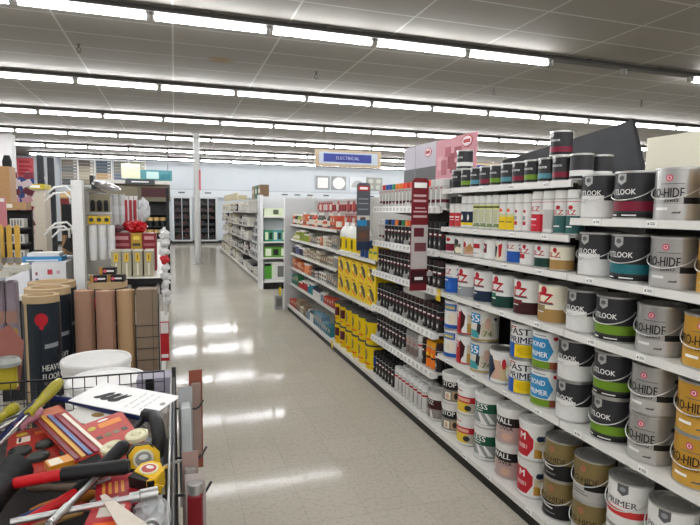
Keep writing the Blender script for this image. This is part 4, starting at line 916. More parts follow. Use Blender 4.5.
# wire dump bin
r = thing('wire_bin', 'black wire dump bin heaped with hand tools', 'bin', (0, 0, 0))
x0, x1, y0, y1 = -.86, -.012, .58, 1.83
def grid(name, a, b_, z0, z1, step=.034, w=.0016):
    a, b_ = Vector(a), Vector(b_); L = (b_-a).length; d = (b_-a)/L; n = round(L/step); mb = MB()
    for i in range(n+1):
        p = a+d*(L*i/n); mb.bar((p.x, p.y, z0), (p.x, p.y, z1), w, blkw)
    k = round((z1-z0)/step)
    for j in range(k+1):
        z = z0+(z1-z0)*j/k; mb.bar((a.x, a.y, z), (b_.x, b_.y, z), w, blkw)
    mb.build(name, r)
grid('wire_panel', (x0, y1, 0), (x1-.03, y1, 0), .62, RIM+.02)
grid('wire_panel', (x1, y0, 0), (x1, y1, 0), .62, RIM-.02, .05)
grid('wire_panel', (x0, y0, 0), (x0, y1, 0), .62, RIM)
grid('wire_panel', (x0, y0, 0), (x1, y0, 0), .62, RIM)
mb = MB(); mb.tube([(x0, y0, RIM), (x0, y1, RIM+.02), (x1-.03, y1, RIM+.02)], .0028, blkw, 6); mb.tube([(x1, y1-.02, RIM), (x1, y0, RIM), (x0, y0, RIM)], .004, blkw, 6); mb.tube([(x1-.008, y1-.02, RIM+.012), (x1-.008, y0, RIM+.012)], .0028, mat('#9a9a98', .3, .8), 6); mb.build('rim', r)
for x in (x0, x1):
    for y in (y0, y1):
        mb = MB(); mb.bar((x, y, 0), (x, y, RIM+(.03 if y == y1 else 0)), .007, blkw); mb.build('leg', r)
mb = MB(); mb.box(x0+.01, x1-.012, y0+.01, y1-.012, .62, .86, mat('#2b2624', .7)); mb.build('bin_shelf', r)
for (yy, L) in ((1.245, .062), (1.075, .062), (1.565, .07)):
    mb = MB(); mb.tube([(x1, yy, .97), (x1+L-.01, yy+.002, .962), (x1+L, yy+.004, .966), (x1+L+.012, yy+.006, .985)], .0028, blkw, 6); mb.build('peg_hook', r)

def frame(p0, p1, roll=0, up=(0, 0, 1)):
    """local X runs from p0 to p1, local Z as near to up as can be"""
    p0, p1 = Vector(p0), Vector(p1); X_ = (p1-p0).normalized(); Y_ = Vector(up).cross(X_).normalized(); Z_ = X_.cross(Y_)
    M = Matrix((X_, Y_, Z_)).transposed().to_4x4(); M.translation = p0
    return M @ Matrix.Rotation(roll, 4, 'X')
LX_ = Matrix(((0, 0, 1, 0), (0, 1, 0, 0), (-1, 0, 0, 0), (0, 0, 0, 1)))     # lathe axis Z -> X
def put(name, label, cat, M, parts, group=None):
    r = thing(name, label, cat, (0, 0, 0), 0, group); r.matrix_world = M
    for pn_, mb in parts: mb.build(pn_, r)
    return r
RED = mat('#a02a20', .4); REDB = mat('#b8161c', .38); RUB = mat('#121213', .55); CHR = mat('#b9b9b7', .36, .9, .03); STEEL = mat('#a8a8a6', .3, .9); YH = mat('#989026', .3); NAVY = mat('#1d2450', .35); CARD = mat('#e8e8e6', .5)
PLASTIC = mat('#b9bcbc', .25, 0, .1, 20)
# filler tools under the heap (seen in the gaps)
for i, (a, b_, colr, rr, nm) in enumerate((((-.80, 1.0, .885), (-.50, 1.5, .885), '#3a3f46', .012, 'grey'), ((-.45, .80, .885), (-.10, .88, .89), '#7d2a22', .014, 'brick red'), ((-.30, 1.22, .895), (-.03, 1.36, .90), '#b5702a', .016, 'tan'), ((-.30, 1.105, .945), (-.19, 1.175, .955), '#20305f', .009, 'navy'), ((-.31, 1.055, .94), (-.17, 1.135, .95), '#7a2a1c', .008, 'rust red'), ((-.27, 1.05, .955), (-.17, 1.09, .96), '#8a6a3a', .007, 'wooden'), ((-.33, 1.34, .90), (-.20, 1.24, .93), '#5a4a3c', .010, 'brown'), ((-.14, 1.36, .90), (-.10, 1.20, .92), '#6a2a20', .012, 'maroon'), ((-.05, 1.42, .90), (-.04, 1.24, .92), '#202226', .012, 'black'))):
    M = frame(a, b_); L = (Vector(b_)-Vector(a)).length
    h = MB(); h.lathe([(0, 0), (rr*.8, .002), (rr, .02), (rr*.8, L*.5), (rr*1.05, L*.9), (0, L)], mat(colr, .45), 10, LX_.inverted() if False else Matrix(((0, 0, 1, 0), (0, 1, 0, 0), (-1, 0, 0, 0), (0, 0, 0, 1))))
    k = MB(); k.cyl((L*.98, 0, 0), (L*.98+.06, 0, 0), .004, STEEL, 8)
    put('hand_tool', '%s handled tool lying deep in the wire bin' % nm, 'tool', M, [('handle', h), ('shaft', k)], 'tools in the wire bin')
AX = Matrix(((0, 0, 1, 0), (0, 1, 0, 0), (-1, 0, 0, 0), (0, 0, 0, 1)))
def screwdriver(label, tip, end, hl, m=YH):
    L = (Vector(end)-Vector(tip)).length; s = L-hl
    h = MB(); h.lathe([(.008, s), (.013, s+.004), (.012, s+.018), (.010, s+.028), (.0165, s+hl*.6), (.0165, s+hl*.85), (.012, s+hl-.003), (0, s+hl)], m, 10, AX)
    k = MB(); k.cyl((.02, 0, 0), (s+.005, 0, 0), .0035, CHR, 8); k.box(0, .022, -.004, .004, -.001, .001, CHR)
    put('screwdriver', label, 'screwdriver', frame(tip, end), [('handle', h), ('shaft', k)], 'screwdrivers')
screwdriver('large yellow handled screwdriver resting high across the bin', (-.425, 1.44, .955), (-.328, 1.722, 1.03), .165)
screwdriver('small yellow handled screwdriver behind the chrome pliers', (-.475, 1.55, .97), (-.428, 1.665, .985), .08)
screwdriver('pink handled screwdriver below the large yellow one', (-.43, 1.47, .95), (-.36, 1.62, .985), .09, mat('#a8707a', .35))
# pliers
a = MB(); a.tube([(0, .0, 0), (.04, .012, 0), (.10, .018, 0), (.15, .014, 0)], .005, CHR, 6).tube([(0, .0, 0), (.04, -.012, 0), (.10, -.02, 0), (.15, -.016, 0)], .005, CHR, 6)
b_ = MB(); b_.prism([(-.055, -.005), (-.05, .006), (0, .016), (.012, 0), (0, -.016)], -.006, .006, CHR); b_.cyl((0, 0, -.008), (0, 0, .008), .006, STEEL, 10)
put('pliers', 'chrome pliers lying by the small yellow screwdriver', 'pliers', frame((-.40, 1.66, .97), (-.47, 1.56, .96)), [('handle', a), ('jaw', b_)])
# hacksaw
pts = [(-.445, 1.53, .93), (-.43, 1.58, .945), (-.41, 1.62, .965), (-.385, 1.69, .985), (-.345, 1.705, .985), (-.30, 1.69, .98), (-.20, 1.60, .975), (-.115, 1.525, .975), (-.07, 1.475, .98)]
r = thing('hacksaw', 'navy framed hacksaw lying under the white sheet', 'saw', (0, 0, 0))
mb = MB(); mb.tube(pts, .0095, NAVY, 8); mb.build('frame', r)
mb = MB(); mb.tube([(-.085, 1.50, .985), (-.062, 1.47, .99), (-.052, 1.42, .985), (-.046, 1.37, .965), (-.052, 1.33, .945)], .017, RUB, 8); mb.tube([(-.085, 1.49, .98), (-.115, 1.44, .965), (-.105, 1.37, .95)], .008, RUB, 8); mb.build('handle', r)
mb = MB(); mb.bar((-.43, 1.54, .92), (-.11, 1.37, .94), .004, STEEL); mb.build('blade', r)
# white sheet with hand drawing
M = frame((-.300, 1.668, .985), (-.060, 1.462, .985), rad(8))
a = MB(); a.box(0, .300, 0, .125, 0, .002, CARD)
inkm = mat('#151515', .5)
b_ = MB()
for i, (hx, sc) in enumerate(((.070, .85), (.098, 1.0), (.128, 1.1))):    # three inked hands, palm and fingers
    b_.prism([(hx+.016*sc*math.cos(t)+.006*math.sin(t), .045+.011*sc*math.sin(t)) for t in [2*PI*q/10 for q in range(10)]], .002, .0025, inkm)
    for q in range(4): b_.prism([(hx-.008+.006*q, .048), (hx-.003+.006*q, .047), (hx+.016+.005*q, .073+.004*((q+i) % 3)), (hx+.011+.005*q, .077+.004*((q+i) % 3))], .002, .0026, inkm)
for i in range(3):
    for j in range(5): b_.box(.190+.026*i, .1915+.026*i, .022+.018*j, .034+.018*j+.003*((i+j) % 2), .002, .0024, mat('#6b6b6b', .5))
b_.prism(ellipse(.282, .07, .008, .008, 10), .002, .0025, mat('#8a8a88', .5))
put('instruction_sheet', 'white instruction sheet with black hands drawing on the heap', 'sheet', M, [('card', a), ('printed_drawing', b_)])
a = MB(); a.box(0, .18, 0, .09, 0, .002, mat('#dcdad2', .5)); b_ = MB(); b_.prism(ellipse(.09, .05, .02, .012, 10), .002, .0026, c_tan); b_.box(.01, .17, .08, .082, .002, .0025, c_grey)
put('small_card', 'cream card lying in front of the navy hacksaw frame', 'card', frame((-.315, 1.60, .958), (-.14, 1.47, .958), rad(6)), [('card', a), ('printed_mark', b_)])
# pack of coloured strips
M = frame((-.365, 1.655, .968), (-.195, 1.325, .960), rad(6))
a = MB(); a.box(0, .37, -.036, .045, 0, .002, RED); b_ = MB(); b_.box(.003, .06, -.03, .04, .002, .003, mat('#cf7a5a', .4))
pp = [('card', a), ('printed_panel', b_)]
for i, c_ in enumerate(('#6b2a3a', '#c79a3a', '#5a6f9a', '#8a2f44', '#e0d9c8')):
    k = MB(); k.box(.035+.012*i, .365, -.032+.0145*i, -.023+.0145*i, .003, .0065, mat(c_, .35)); pp.append(('coloured_strip', k))
pp2 = [pp[0], pp[1]] + [(n_, m_) for n_, m_ in pp[2:]]
put('strip_pack', 'red card pack of long coloured strips in the bin', 'tool pack', M, pp2)
# red card with two cream wheels
M = frame((-.245, 1.505, .968), (-.150, 1.255, .960), rad(9))
a = MB(); a.prism([(0, 0), (.262, 0), (.262, .095), (.01, .105), (0, .095)], 0, .002, mat('#ae2f22', .4)); b_ = MB()
b_.box(.03, .06, .035, .09, .002, .0026, mat('#d9822e', .45)); b_.prism(ellipse(.045, .018, .012, .010, 12), .002, .0028, mat('#b5a42e', .45)); b_.prism(ellipse(.016, .052, .006, .014, 10), .002, .0026, mat('#e6e2dc', .5))
for i in range(4): b_.box(.10, .118, .014+.02*i, .028+.02*i, .002, .0026, mat(['#4a4a3a', '#6f6a4a', '#7d7860', '#3c403a'][i], .5))
pp = [('card', a), ('printed_panel', b_)]
CRM = mat('#d6d2b0', .35)
for (cx, cy) in ((.205, .028), (.192, .088)):
    k = MB(); k.lathe([(0, .002), (.026, .002), (.027, .013), (.023, .016), (.019, .013), (.012, .014), (.010, .019), (0, .020)], CRM, 20, Matrix.Translation((cx, cy, .003))); pp.append(('wheel', k))
put('wheel_pack', 'red card pack holding two round cream wheels', 'tool pack', M, pp)
# red card with black discs
M = frame((-.43, 1.59, .935), (-.375, 1.32, .93), rad(4))
a = MB(); a.box(0, .28, 0, .115, 0, .002, RED); b_ = MB(); b_.prism(ellipse(.03, .03, .010, .014, 12), .002, .0028, mat('#c9b02e', .45)); b_.box(.05, .085, .02, .05, .002, .0027, mat('#d8c8b8', .5)); b_.box(.052, .08, .024, .03, .0027, .003, inkm); b_.box(.03, .05, .06, .11, .002, .0026, mat('#d9733e', .45))
pp = [('card', a), ('printed_panel', b_)]
for (cx, cy, rr) in ((.15, .030, .026), (.14, .082, .020), (.205, .070, .024), (.195, .018, .02)):
    k = MB(); k.lathe([(0, .002), (rr, .002), (rr, .010), (rr-.002, .012), (0, .012)], mat('#2b302c', .5), 18, Matrix.Translation((cx, cy, .001))); pp.append(('felt_disc', k))
put('disc_pack', 'red card pack of round black discs beside the mallet head', 'tool pack', M, pp)
# mallets
def mallet(label, head, hdir, mid, grip0, grip1, hr, hl, col):
    r = thing('mallet', label, 'mallet', (0, 0, 0), 0, 'red handled mallets')
    hv = Vector(hdir).normalized(); hc = Vector(head)
    M = Matrix.Translation(hc) @ hv.to_track_quat('Z', 'Y').to_matrix().to_4x4()
    q = MB(); q.lathe([(0, -hl), (hr*.8, -hl), (hr, -hl+.008), (hr*.92, -hl*.4), (hr*.88, 0), (hr*.92, hl*.4), (hr, hl-.008), (hr*.8, hl), (0, hl)], RUB, 16, M); q.build('head', r)
    q = MB(); q.cyl(head, grip0, .0115, col, 10); q.build('handle', r)
    q = MB(); g0, g1 = Vector(grip0), Vector(grip1); d_ = (g1-g0).normalized()
    M = Matrix.Translation(g0) @ d_.to_track_quat('Z', 'Y').to_matrix().to_4x4(); L = (g1-g0).length
    q.lathe([(0, -.002), (.0135, -.001), (.0150, .02), (.0140, L*.5), (.0165, L-.01), (.013, L), (0, L)], RUB, 12, M); q.build('grip', r)
mallet('red handled rubber mallet with its head toward the brushes', (-.345, 1.205, .975), (.3, 1, .15), None, (-.226, 1.168, 1.0), (-.098, 1.155, 1.005), .036, .062, REDB)
mallet('red handled rubber mallet crossing beneath the other one', (-.345, 1.05, .93), (-.6, 1, .1), None, (-.20, 1.155, .963), (-.118, 1.285, .998), .036, .055, REDB)
# tape measures
def tape(label, M, lab):
    a = MB(); a.prism([(-.034, -.03), (.028, -.034), (.036, -.02), (.036, .012), (.018, .034), (-.018, .036), (-.034, .02)], -.018, .018, mat('#1a1a1a', .4))
    b_ = MB(); b_.prism([(-.030, -.012), (.034, -.026), (.036, .008), (.014, .033), (-.016, .034), (-.031, .018)], .0175, .0215, mat('#e0b41e', .4)); b_.prism([(.018, -.034), (.037, -.022), (.037, .012), (.024, .028)], -.0185, .0185, mat('#e0b41e', .4))
    k = MB(); k.prism(ellipse(0, .004, .023, .021, 18), .0215, .024, CRM); k.prism(ellipse(0, .004, .018, .016, 18), .024, .0245, mat(lab, .4)); k.prism(ellipse(0, .008, .010, .006, 12), .0245, .025, c_lt)
    t_ = MB(); t_.box(.036, .062, -.030, -.027, -.011, .011, mat('#e0b41e', .4)); t_.box(.060, .062, -.036, -.027, -.009, .009, STEEL)
    put('tape_measure', label, 'tape measure', M, [('case', a), ('yellow_shell', b_), ('round_label', k), ('blade_tip', t_)], 'tape measures')
tape('yellow and black tape measure with red round label', Matrix.Translation((-.062, 1.16, .972)) @ Euler((rad(9), rad(3), rad(-32))).to_matrix().to_4x4() @ Matrix.Scale(.87, 4), '#b04a46')
tape('yellow and black tape measure half buried under the cream wheels', Matrix.Translation((-.082, 1.292, .955)) @ Euler((rad(75), 0, rad(10))).to_matrix().to_4x4(), '#8a8a86')
# chrome breaker bar with socket end, second chrome rod
a = MB(); a.cyl((0, 0, 0), (.20, 0, 0), .0062, CHR, 10); b_ = MB(); b_.lathe([(0, .195), (.010, .195), (.010, .212), (.0125, .214), (.0125, .246), (.009, .246), (.009, .235), (0, .235)], CHR, 14, AX)
put('socket_bar', 'long chrome bar with socket end across the bin front', 'wrench', frame((-.285, 1.035, .985), (-.052, 1.065, .985)), [('bar', a), ('socket', b_)])
a = MB(); a.lathe([(0, 0), (.008, .001), (.0085, .06), (.006, .07), (.0055, .20), (0, .20)], CHR, 12, AX); b_ = MB(); b_.lathe([(0, .19), (.013, .195), (.014, .22), (.010, .235), (0, .235)], mat('#6b655c', .35, .7), 12, AX)
put('ratchet', 'chrome ratchet handle crossing over the long chrome bar', 'wrench', frame((-.215, .99, .995), (-.150, 1.205, .985)), [('handle', a), ('ratchet_head', b_)])
a = MB(); a.lathe([(0, 0), (.018, 0), (.018, .04), (.013, .042), (.013, .030), (0, .030)], CHR, 18); b_ = MB(); b_.lathe([(.0182, .012), (.0186, .013), (.0186, .022), (.0182, .023)], mat('#2a2d33', .4), 18)
put('socket', 'chrome socket standing at the front edge of the heap', 'socket', Matrix.Translation((-.06, 1.005, .935)) @ Euler((rad(38), rad(20), 0)).to_matrix().to_4x4(), [('socket_body', a), ('band', b_)])
# red boxes, amber block, scraper blade, bags
a = MB(); a.box(0, .10, -.05, .05, 0, .022, mat('#a31f2c', .4)); b_ = MB()
for i in range(4): b_.box(.012+.012*i, .018+.012*i, -.03, .02, .022, .0225, mat('#cf8a3a', .5))
put('tool_box', 'dark red box with gold lettering beneath the black mallet grip', 'box', frame((-.165, 1.165, .937), (-.075, 1.175, .937)), [('box_body', a), ('printed_panel', b_)])
a = MB(); a.box(0, .13, -.035, .035, 0, .014, mat('#b8242c', .4)); b_ = MB(); b_.box(.012, .05, -.02, .025, .014, .0146, mat('#d8cfc4', .5)); b_.box(.07, .11, -.02, .02, .014, .0146, c_org)
put('tool_box', 'red carded box at the front below the long chrome bar', 'box', frame((-.125, 1.09, .952), (-.135, .97, .952)), [('box_body', a), ('printed_panel', b_)])
a = MB(); a.box(0, .06, -.02, .02, 0, .016, mat('#d08a24', .35)); b_ = MB(); b_.box(.004, .03, -.018, .018, .016, .0165, mat('#d9cfb8', .5))
put('amber_block', 'amber plastic block in front of the black discs', 'tool', frame((-.285, 1.315, .945), (-.225, 1.345, .945)), [('block_body', a), ('printed_panel', b_)])
a = MB(); a.prism([(0, -.006), (.15, -.028), (.15, .020), (0, .004)], 0, .0025, mat('#c6bcae', .35, .3)); b_ = MB(); b_.lathe([(0, .145), (.012, .147), (.014, .19), (.010, .24), (0, .245)], mat('#7d2a28', .4), 10, AX)
put('scraper', 'bone coloured scraper blade lying at the front of the heap', 'scraper', frame((-.140, 1.075, .990), (-.062, .945, .975)), [('blade', a), ('handle', b_)])
def bag(label, loc, s, m=PLASTIC, seed=1, name='plastic_bag'):
    bm = bmesh.new(); bmesh.ops.create_icosphere(bm, subdivisions=3, radius=1); rn = random.Random(seed)
    for v in bm.verts:
        k = 1+rn.uniform(-.16, .16); v.co = (v.co.x*s[0]*k, v.co.y*s[1]*k, v.co.z*s[2]*k)
    me = bpy.data.meshes.new(name); bm.to_mesh(me); bm.free(); me.materials.append(m)
    return tag(link(name, me, None, loc), label, 'bag')
bag('crumpled clear grey plastic bag beside the tape measures', (-.055, 1.09, .925), (.035, .055, .035), seed=2)
bag('crumpled grey plastic packet under the black saw handle', (-.105, 1.42, .92), (.05, .06, .035), seed=3)
bag('crumpled beige packet at the far corner of the heap', (-.06, 1.58, .93), (.04, .12, .045), mat('#a89f94', .4), 4)
# packs hanging on the bin's hooks
def hook_pack(label, x, y, z, w, h, t_, card, prod, rz=0, cap=None):
    a = MB(); a.box(-w/2, w/2, -.001, .001, -h, 0, mat(card, .45)); b_ = MB(); b_.box(-w*.36, w*.36, -t_, -.001, -h*.85, -h*.12, mat(prod, .25), None, .003)
    pp = [('card', a), ('blister', b_)]
    if cap: k = MB(); k.lathe([(0, 0), (t_*.5, 0), (t_*.5, .02), (0, .02)], CHR, 14, Matrix.Translation((0, -t_*.5, -h*.12))); pp.append(('metal_cap', k))
    put('hanging_pack', label, 'blister pack', Matrix.Translation((x, y, z)) @ Matrix.Rotation(rz, 4, 'Z'), pp, 'packs on the bin hooks')
hook_pack('grey bladed tool pack on the farther bin hook', .020, 1.555, 1.035, .038, .36, .05, '#9c9e9d', '#b9bdbd')
hook_pack('rust red carded pack behind the grey tool pack', .050, 1.60, 1.068, .038, .30, .012, '#7d4434', '#8f7a70', rad(6))
hook_pack('dark red pack with silver cap on the nearer hook', .030, 1.062, 1.015, .040, .26, .028, '#a89d98', '#6f1a20', rad(-5), True)
hook_pack('pale pink carded pack on the middle bin hook', .024, 1.235, .985, .036, .28, .016, '#9a8078', '#98928e', rad(4))

# white lidded buckets, two stacks
WB_ = mat('#e4e4e1', .35, 0, .03)
bb_ = MB(); bb_.lathe([(0, .004), (.122, 0), (.126, .006), (.138, .33), (.145, .332), (.145, .345), (.139, .347), (.140, .365), (.147, .367), (.147, .378), (.141, .380), (.142, .398)], WB_, 32); bk_me = bb_.mesh('bucket_body')
ld = MB(); ld.lathe([(.143, .392), (.150, .394), (.151, .416), (.147, .424), (.140, .424), (.134, .416), (0, .417)], WB_, 32, None, False); ld_me = ld.mesh('lid')
bl = MB(); bl.tube([(.146*math.sin(rad(a)), -.146*math.cos(rad(a)), .355-.10*max(0, math.cos(rad(a)))) for a in range(-90, 91, 10)], .002, WIRE, 6); bl_me = bl.mesh('bail_handle')
bspec = [('bucket_body', bk_me, [], None), ('lid', ld_me, [], None), ('bail_handle', bl_me, [], None)]
for n_, (x, y) in (('behind the wire bin', (-.275, 2.33)), ('just before the brown paper rolls', (-.355, 2.66))):
    for i in (0, 1): place('bucket', bspec, '%s white lidded bucket %s' % ('lower' if i == 0 else 'upper', n_), 'bucket', (x, y, i*.4255), rad(-100), 'white lidded buckets')
# dark box standing right of the buckets
a = MB(); a.box(-.06, .06, -.05, .05, 0, .93, mat('#8f8b98', .5)); b_ = MB(); b_.box(-.03, 0, -.052, -.05, .55, .93, BLACK)
put('tall_carton', 'tall lavender grey carton with black stripe beside the buckets', 'box', Matrix.Translation((-.08, 2.05, 0)), [('carton_body', a), ('printed_stripe', b_)])

# rolls of floor protection paper
TANP = mat('#b09874', .65, 0, .12, 12); NV = mat('#1d262e', .42, 0, .1)
def big_roll(label, x, y, R, H, rz):
    r = thing('paper_roll', label, 'paper roll', (x, y, 0), rz, 'wrapped rolls of floor paper')
    mb = MB(); mb.lathe([(R-.001, .01), (R-.001, H), (R*.70, H+.001), (R*.66, H-.03), (0, H-.03)], TANP, 32); mb.lathe([(0, 0), (R-.001, 0), (R-.001, .01)], TANP, 32); mb.build('rolled_paper', r)
    w = MB(); n = 30; prof = []
    for i in range(n):
        a0 = rad(-42+344*i/n); a1 = rad(-42+344*(i+1)/n)
        w.add([(R*1.012*math.sin(a), -R*1.012*math.cos(a), z) for a in (a0, a1) for z in (.02, H-.035)], [(0, 2, 3, 1)], NV, True)
    w.build('wrapper', r)
    items = [('e', 4, H-.115, .030, .033, c_kred), ('e', 4, H-.150, .010, .016, c_kred), ('t', 'HEAVY', 30, H-.36, .030, .085, c_lt), ('t', 'FLOOR', 30, H-.405, .030, .085, c_lt), ('p', [(4, H-.448), (4, H-.430), (56, H-.430), (56, H-.448)], c_shdk), ('p', [(10, H-.262), (12, H-.240), (58, H-.236), (56, H-.258)], c_grey), ('e', 20, H-.49, .016, .018, c_kred)]
    link('printed_label', print_mesh(R*1.016, items), r)
big_roll('dark wrapped paper roll nearest the brush rack', -.648, 3.02, .084, 1.10, rad(6))
big_roll('dark wrapped paper roll right behind the first', -.672, 3.29, .114, 1.10, rad(10))
big_roll('dark wrapped paper roll with tan rim by the white boxes', -.70, 3.55, .128, 1.10, rad(10))
big_roll('dark wrapped paper roll carrying the tape packs', -.392, 3.50, .112, 1.10, rad(-30))
def kraft_roll(label, x, y, R, H, colr):
    mb = MB(); m_ = mat(colr, .65, 0, .06, 8); mb.lathe([(0, 0), (R, 0), (R, H), (R*.9, H+.001), (R*.82, H-.004), (R*.35, H-.004), (R*.3, H-.04), (0, H-.04)], m_, 24)
    e = MB(); e.box(-.001, .0005, -R-.0012, -R+.004, .0, H, mat('#6e5644', .7), Matrix.Rotation(rad(50), 4, 'Z')); e.lathe([(R*.3, H-.04), (R*.3, H+.0005), (R*.36, H+.0005), (R*.36, H-.004)], mat('#c9b79c', .7), 16)
    put('kraft_roll', label, 'paper roll', Matrix.Translation((x, y, 0)), [('rolled_paper', mb), ('paper_edge', e)], 'upright brown paper rolls')
kraft_roll('pinkish brown paper roll beside the dark wrapped roll', -.482, 3.23, .051, 1.085, '#a5806a')
kraft_roll('pinkish brown paper roll between two other brown rolls', -.372, 3.20, .050, 1.085, '#9f7a66')
kraft_roll('tan brown paper roll touching the taupe carton', -.268, 3.20, .048, 1.085, '#a98a66')
a = MB(); a.box(-.055, .055, -.05, .05, 0, 1.09, mat('#7d6c5a', .6)); b_ = MB(); b_.box(.030, .034, -.0515, -.05, .1, 1.09, mat('#5d4f42', .6))
put('tall_carton', 'tall taupe carton at the aisle end of the brown rolls', 'box', Matrix.Translation((-.155, 3.20, 0)) @ Matrix.Rotation(rad(-4), 4, 'Z'), [('carton_body', a), ('paper_edge', b_)])
r = thing('wire_guard', 'black wire guard holding the taupe carton upright', 'rack', (0, 0, 0))
mb = MB()
for i in range(7): mb.bar((-.215, 3.13, .50+.065*i), (-.095, 3.13, .50+.065*i), .0022, blkw)
for x in (-.215, -.095): mb.bar((x, 3.13, 0), (x, 3.13, .90 if x < -.2 else 1.07), .003, blkw)
mb.build('wire_panel', r)
a = MB(); a.box(-.022, .022, -.03, .03, .60, 1.02, mat('#a38e6d', .6)); b_ = MB(); b_.box(-.022, .022, -.032, -.03, .7, .9, mat('#9a7f5e', .6))

# left gondola: its pegboard faces the aisle, stock stands on a waist-high shelf
r = thing('gondola', 'white left gondola with pegboard of roller covers facing the aisle', 'shelving', (0, 0, 0))
PEG = mat('#8f8c83', .55, 0, .04)
mb = MB(); mb.box(-.585, -.565, 3.95, 7.6, 0, 1.675, PEG); mb.build('pegboard', r)
mb = MB(); mb.box(-.632, -.568, 3.86, 3.95, 0, 1.715, mat('#d2d2d0', .45, 0, .03)); mb.build('upright', r)
mb = MB(); mb.box(-.425, -.09, 3.64, 7.6, 1.06, 1.09, SH); mb.box(-.425, -.085, 3.632, 3.64, 1.055, 1.092, BLACK); mb.box(-.565, -.42, 3.97, 4.0, 1.06, 1.085, SH2); mb.box(-.565, -.42, 7.5, 7.53, 1.06, 1.085, SH2); mb.build('shelf', r)
mb = MB(); mb.box(-.565, -.11, 3.95, 7.6, 0, .12, KICK); mb.box(-.565, -.10, 3.95, 7.6, .12, .15, SH); mb.build('base_deck', r)
mb = MB(); mb.box(-.12, -.10, 3.70, 3.74, 0, 1.06, SH2); mb.box(-.12, -.10, 7.5, 7.54, 0, 1.06, SH2); mb.build('support', r)
for z in (1.655, 1.49):
    mb = MB(); mb.tube([(-.555, 3.95, z), (-.555, 6.5, z)], .004, STEEL, 6); mb.build('peg_rail', r)
def hung(name, label, x, y, z, spec, group='goods on the left pegboard', cat='hardware'):
    k = MB(); k.tube([(-.565-x, 0, -.004), (.012, 0, -.004), (.016, 0, .006)], .0025, STEEL, 5)
    return place(name, spec+[('peg_hook', k.mesh('peg_hook'), [], None)], label, cat, (x, y, z), 0, group)
def brushpack():
    a = MB(); a.box(-.022, .022, 0, .001, -.13, 0, mat('#7d7560', .5)); b_ = MB(); b_.lathe([(0, -.125), (.013, -.125), (.015, -.07), (.010, -.05), (0, -.05)], RUB, 10, Matrix.Translation((0, -.014, 0)))
    return [('card', a.mesh('card'), [], None), ('handle', b_.mesh('handle'), [], None)]
bpk = brushpack()
for i, x in enumerate((-.530, -.488, -.446)): hung('hanging_pack', '%s black handled brush pack from the white upright' % ORD[i], x, 4.05, 1.64, bpk)
a = MB(); a.box(-.022, .022, 0, .002, -.06, 0, mat('#cfae1e', .45)); b_ = MB(); b_.prism(ellipse(0, -.03, .014, .014, 14), 0, .012, c_char, Matrix(((1, 0, 0, 0), (0, 0, -1, 0), (0, 1, 0, 0), (0, 0, 0, 1))))
yp = [('card', a.mesh('card'), [], None), ('reel', b_.mesh('reel'), [], None)]
for i, x in enumerate((-.535, -.487, -.440)): hung('hanging_pack', '%s yellow card pack above the white roller covers' % ORD[i], x, 3.99, 1.488, yp)
def cover_me(L, R, m):
    a = MB(); a.lathe([(0, -L), (R*.9, -L), (R, -L+.006), (R, -.006), (R*.9, 0), (R*.4, 0), (R*.4, -.01), (0, -.01)], m, 14); b_ = MB(); b_.lathe([(R*1.03, -L*.62), (R*1.04, -L*.6), (R*1.04, -L*.38), (R*1.03, -L*.36)], mat('#c9cacb', .4), 14)
    return [('nap', a.mesh('nap'), [], None), ('wrap_label', b_.mesh('wrap_label'), [], None)]
NAP = mat('#c9c8c4', .8, 0, .1, 60)
cvr = cover_me(.235, .024, NAP); cvs = cover_me(.24, .022, mat('#b9b9b7', .6, 0, .15, 60))
for i, x in enumerate((-.525, -.472, -.418)): hung('roller_cover', '%s white roller cover hanging below the yellow packs' % ORD[i], x, 3.96+.03*i, 1.42, cvr)
for i, x in enumerate((-.425, -.376)): hung('roller_cover', '%s bagged roller cover beside the slim red and white packs' % ORD[i], x, 4.42, 1.64, cvs)
def stripepack():
    a = MB(); a.box(-.013, .013, -.012, .012, -.22, 0, mat('#cfcbc9', .4), None, .004); b_ = MB(); b_.box(-.0135, .006, -.0126, .0126, -.2, -.03, mat('#94242e', .4))
    return [('tube_body', a.mesh('tube_body'), [], None), ('printed_label', b_.mesh('printed_label'), [], None)]
st = stripepack()
for i, x in enumerate((-.345, -.313, -.281)): hung('hanging_pack', '%s slim red and white pack from the bagged roller covers' % ORD[i], x, 4.42, 1.63, st)
FILM = mat('#bfc0c1', .2, 0, .15, 30)
bag('bulging clear plastic bag beside the slim red packs', (-.235, 4.45, 1.52), (.052, .05, .095), FILM, 9)
bag('grey plastic film draped along the pegboard top', (-.50, 4.75, 1.705), (.055, .75, .028), FILM, 10)
bag('glossy red bag lying on the red boxes', (-.275, 4.21, 1.405), (.085, .06, .045), mat('#a5131c', .22), 11)
bag('crumpled maroon and grey bag beside the glossy red bag', (-.40, 4.21, 1.39), (.05, .05, .028), mat('#6f5257', .3), 12)
for i, (xa, xb, colr) in enumerate(((-.420, -.300, '#6f1c24'), (-.298, -.226, '#a8842a'), (-.224, -.130, '#761e27'))):
    a = MB(); a.box(xa, xb, 4.10, 4.30, 1.0905, 1.36, mat(colr, .45)); b_ = MB(); b_.box(xa+.015, xb-.015, 4.099, 4.10, 1.315, 1.34, mat('#b37f80' if i != 1 else '#d8c052', .5)); b_.box(xa+.01, xb-.01, 4.099, 4.10, 1.27, 1.29, mat('#9c5a5c' if i != 1 else '#4a4232', .5))
    put('tool_box', ['dark red box behind the olive cartons, beside the roller covers', 'narrow yellow box between two dark red boxes', 'dark red box behind the olive cartons, at the aisle side'][i], 'box', Matrix(), [('box_body', a), ('printed_panel', b_)], 'boxes on the left gondola')
ol = mat('#96907a', .5); olt = mat('#b5b1a2', .5)
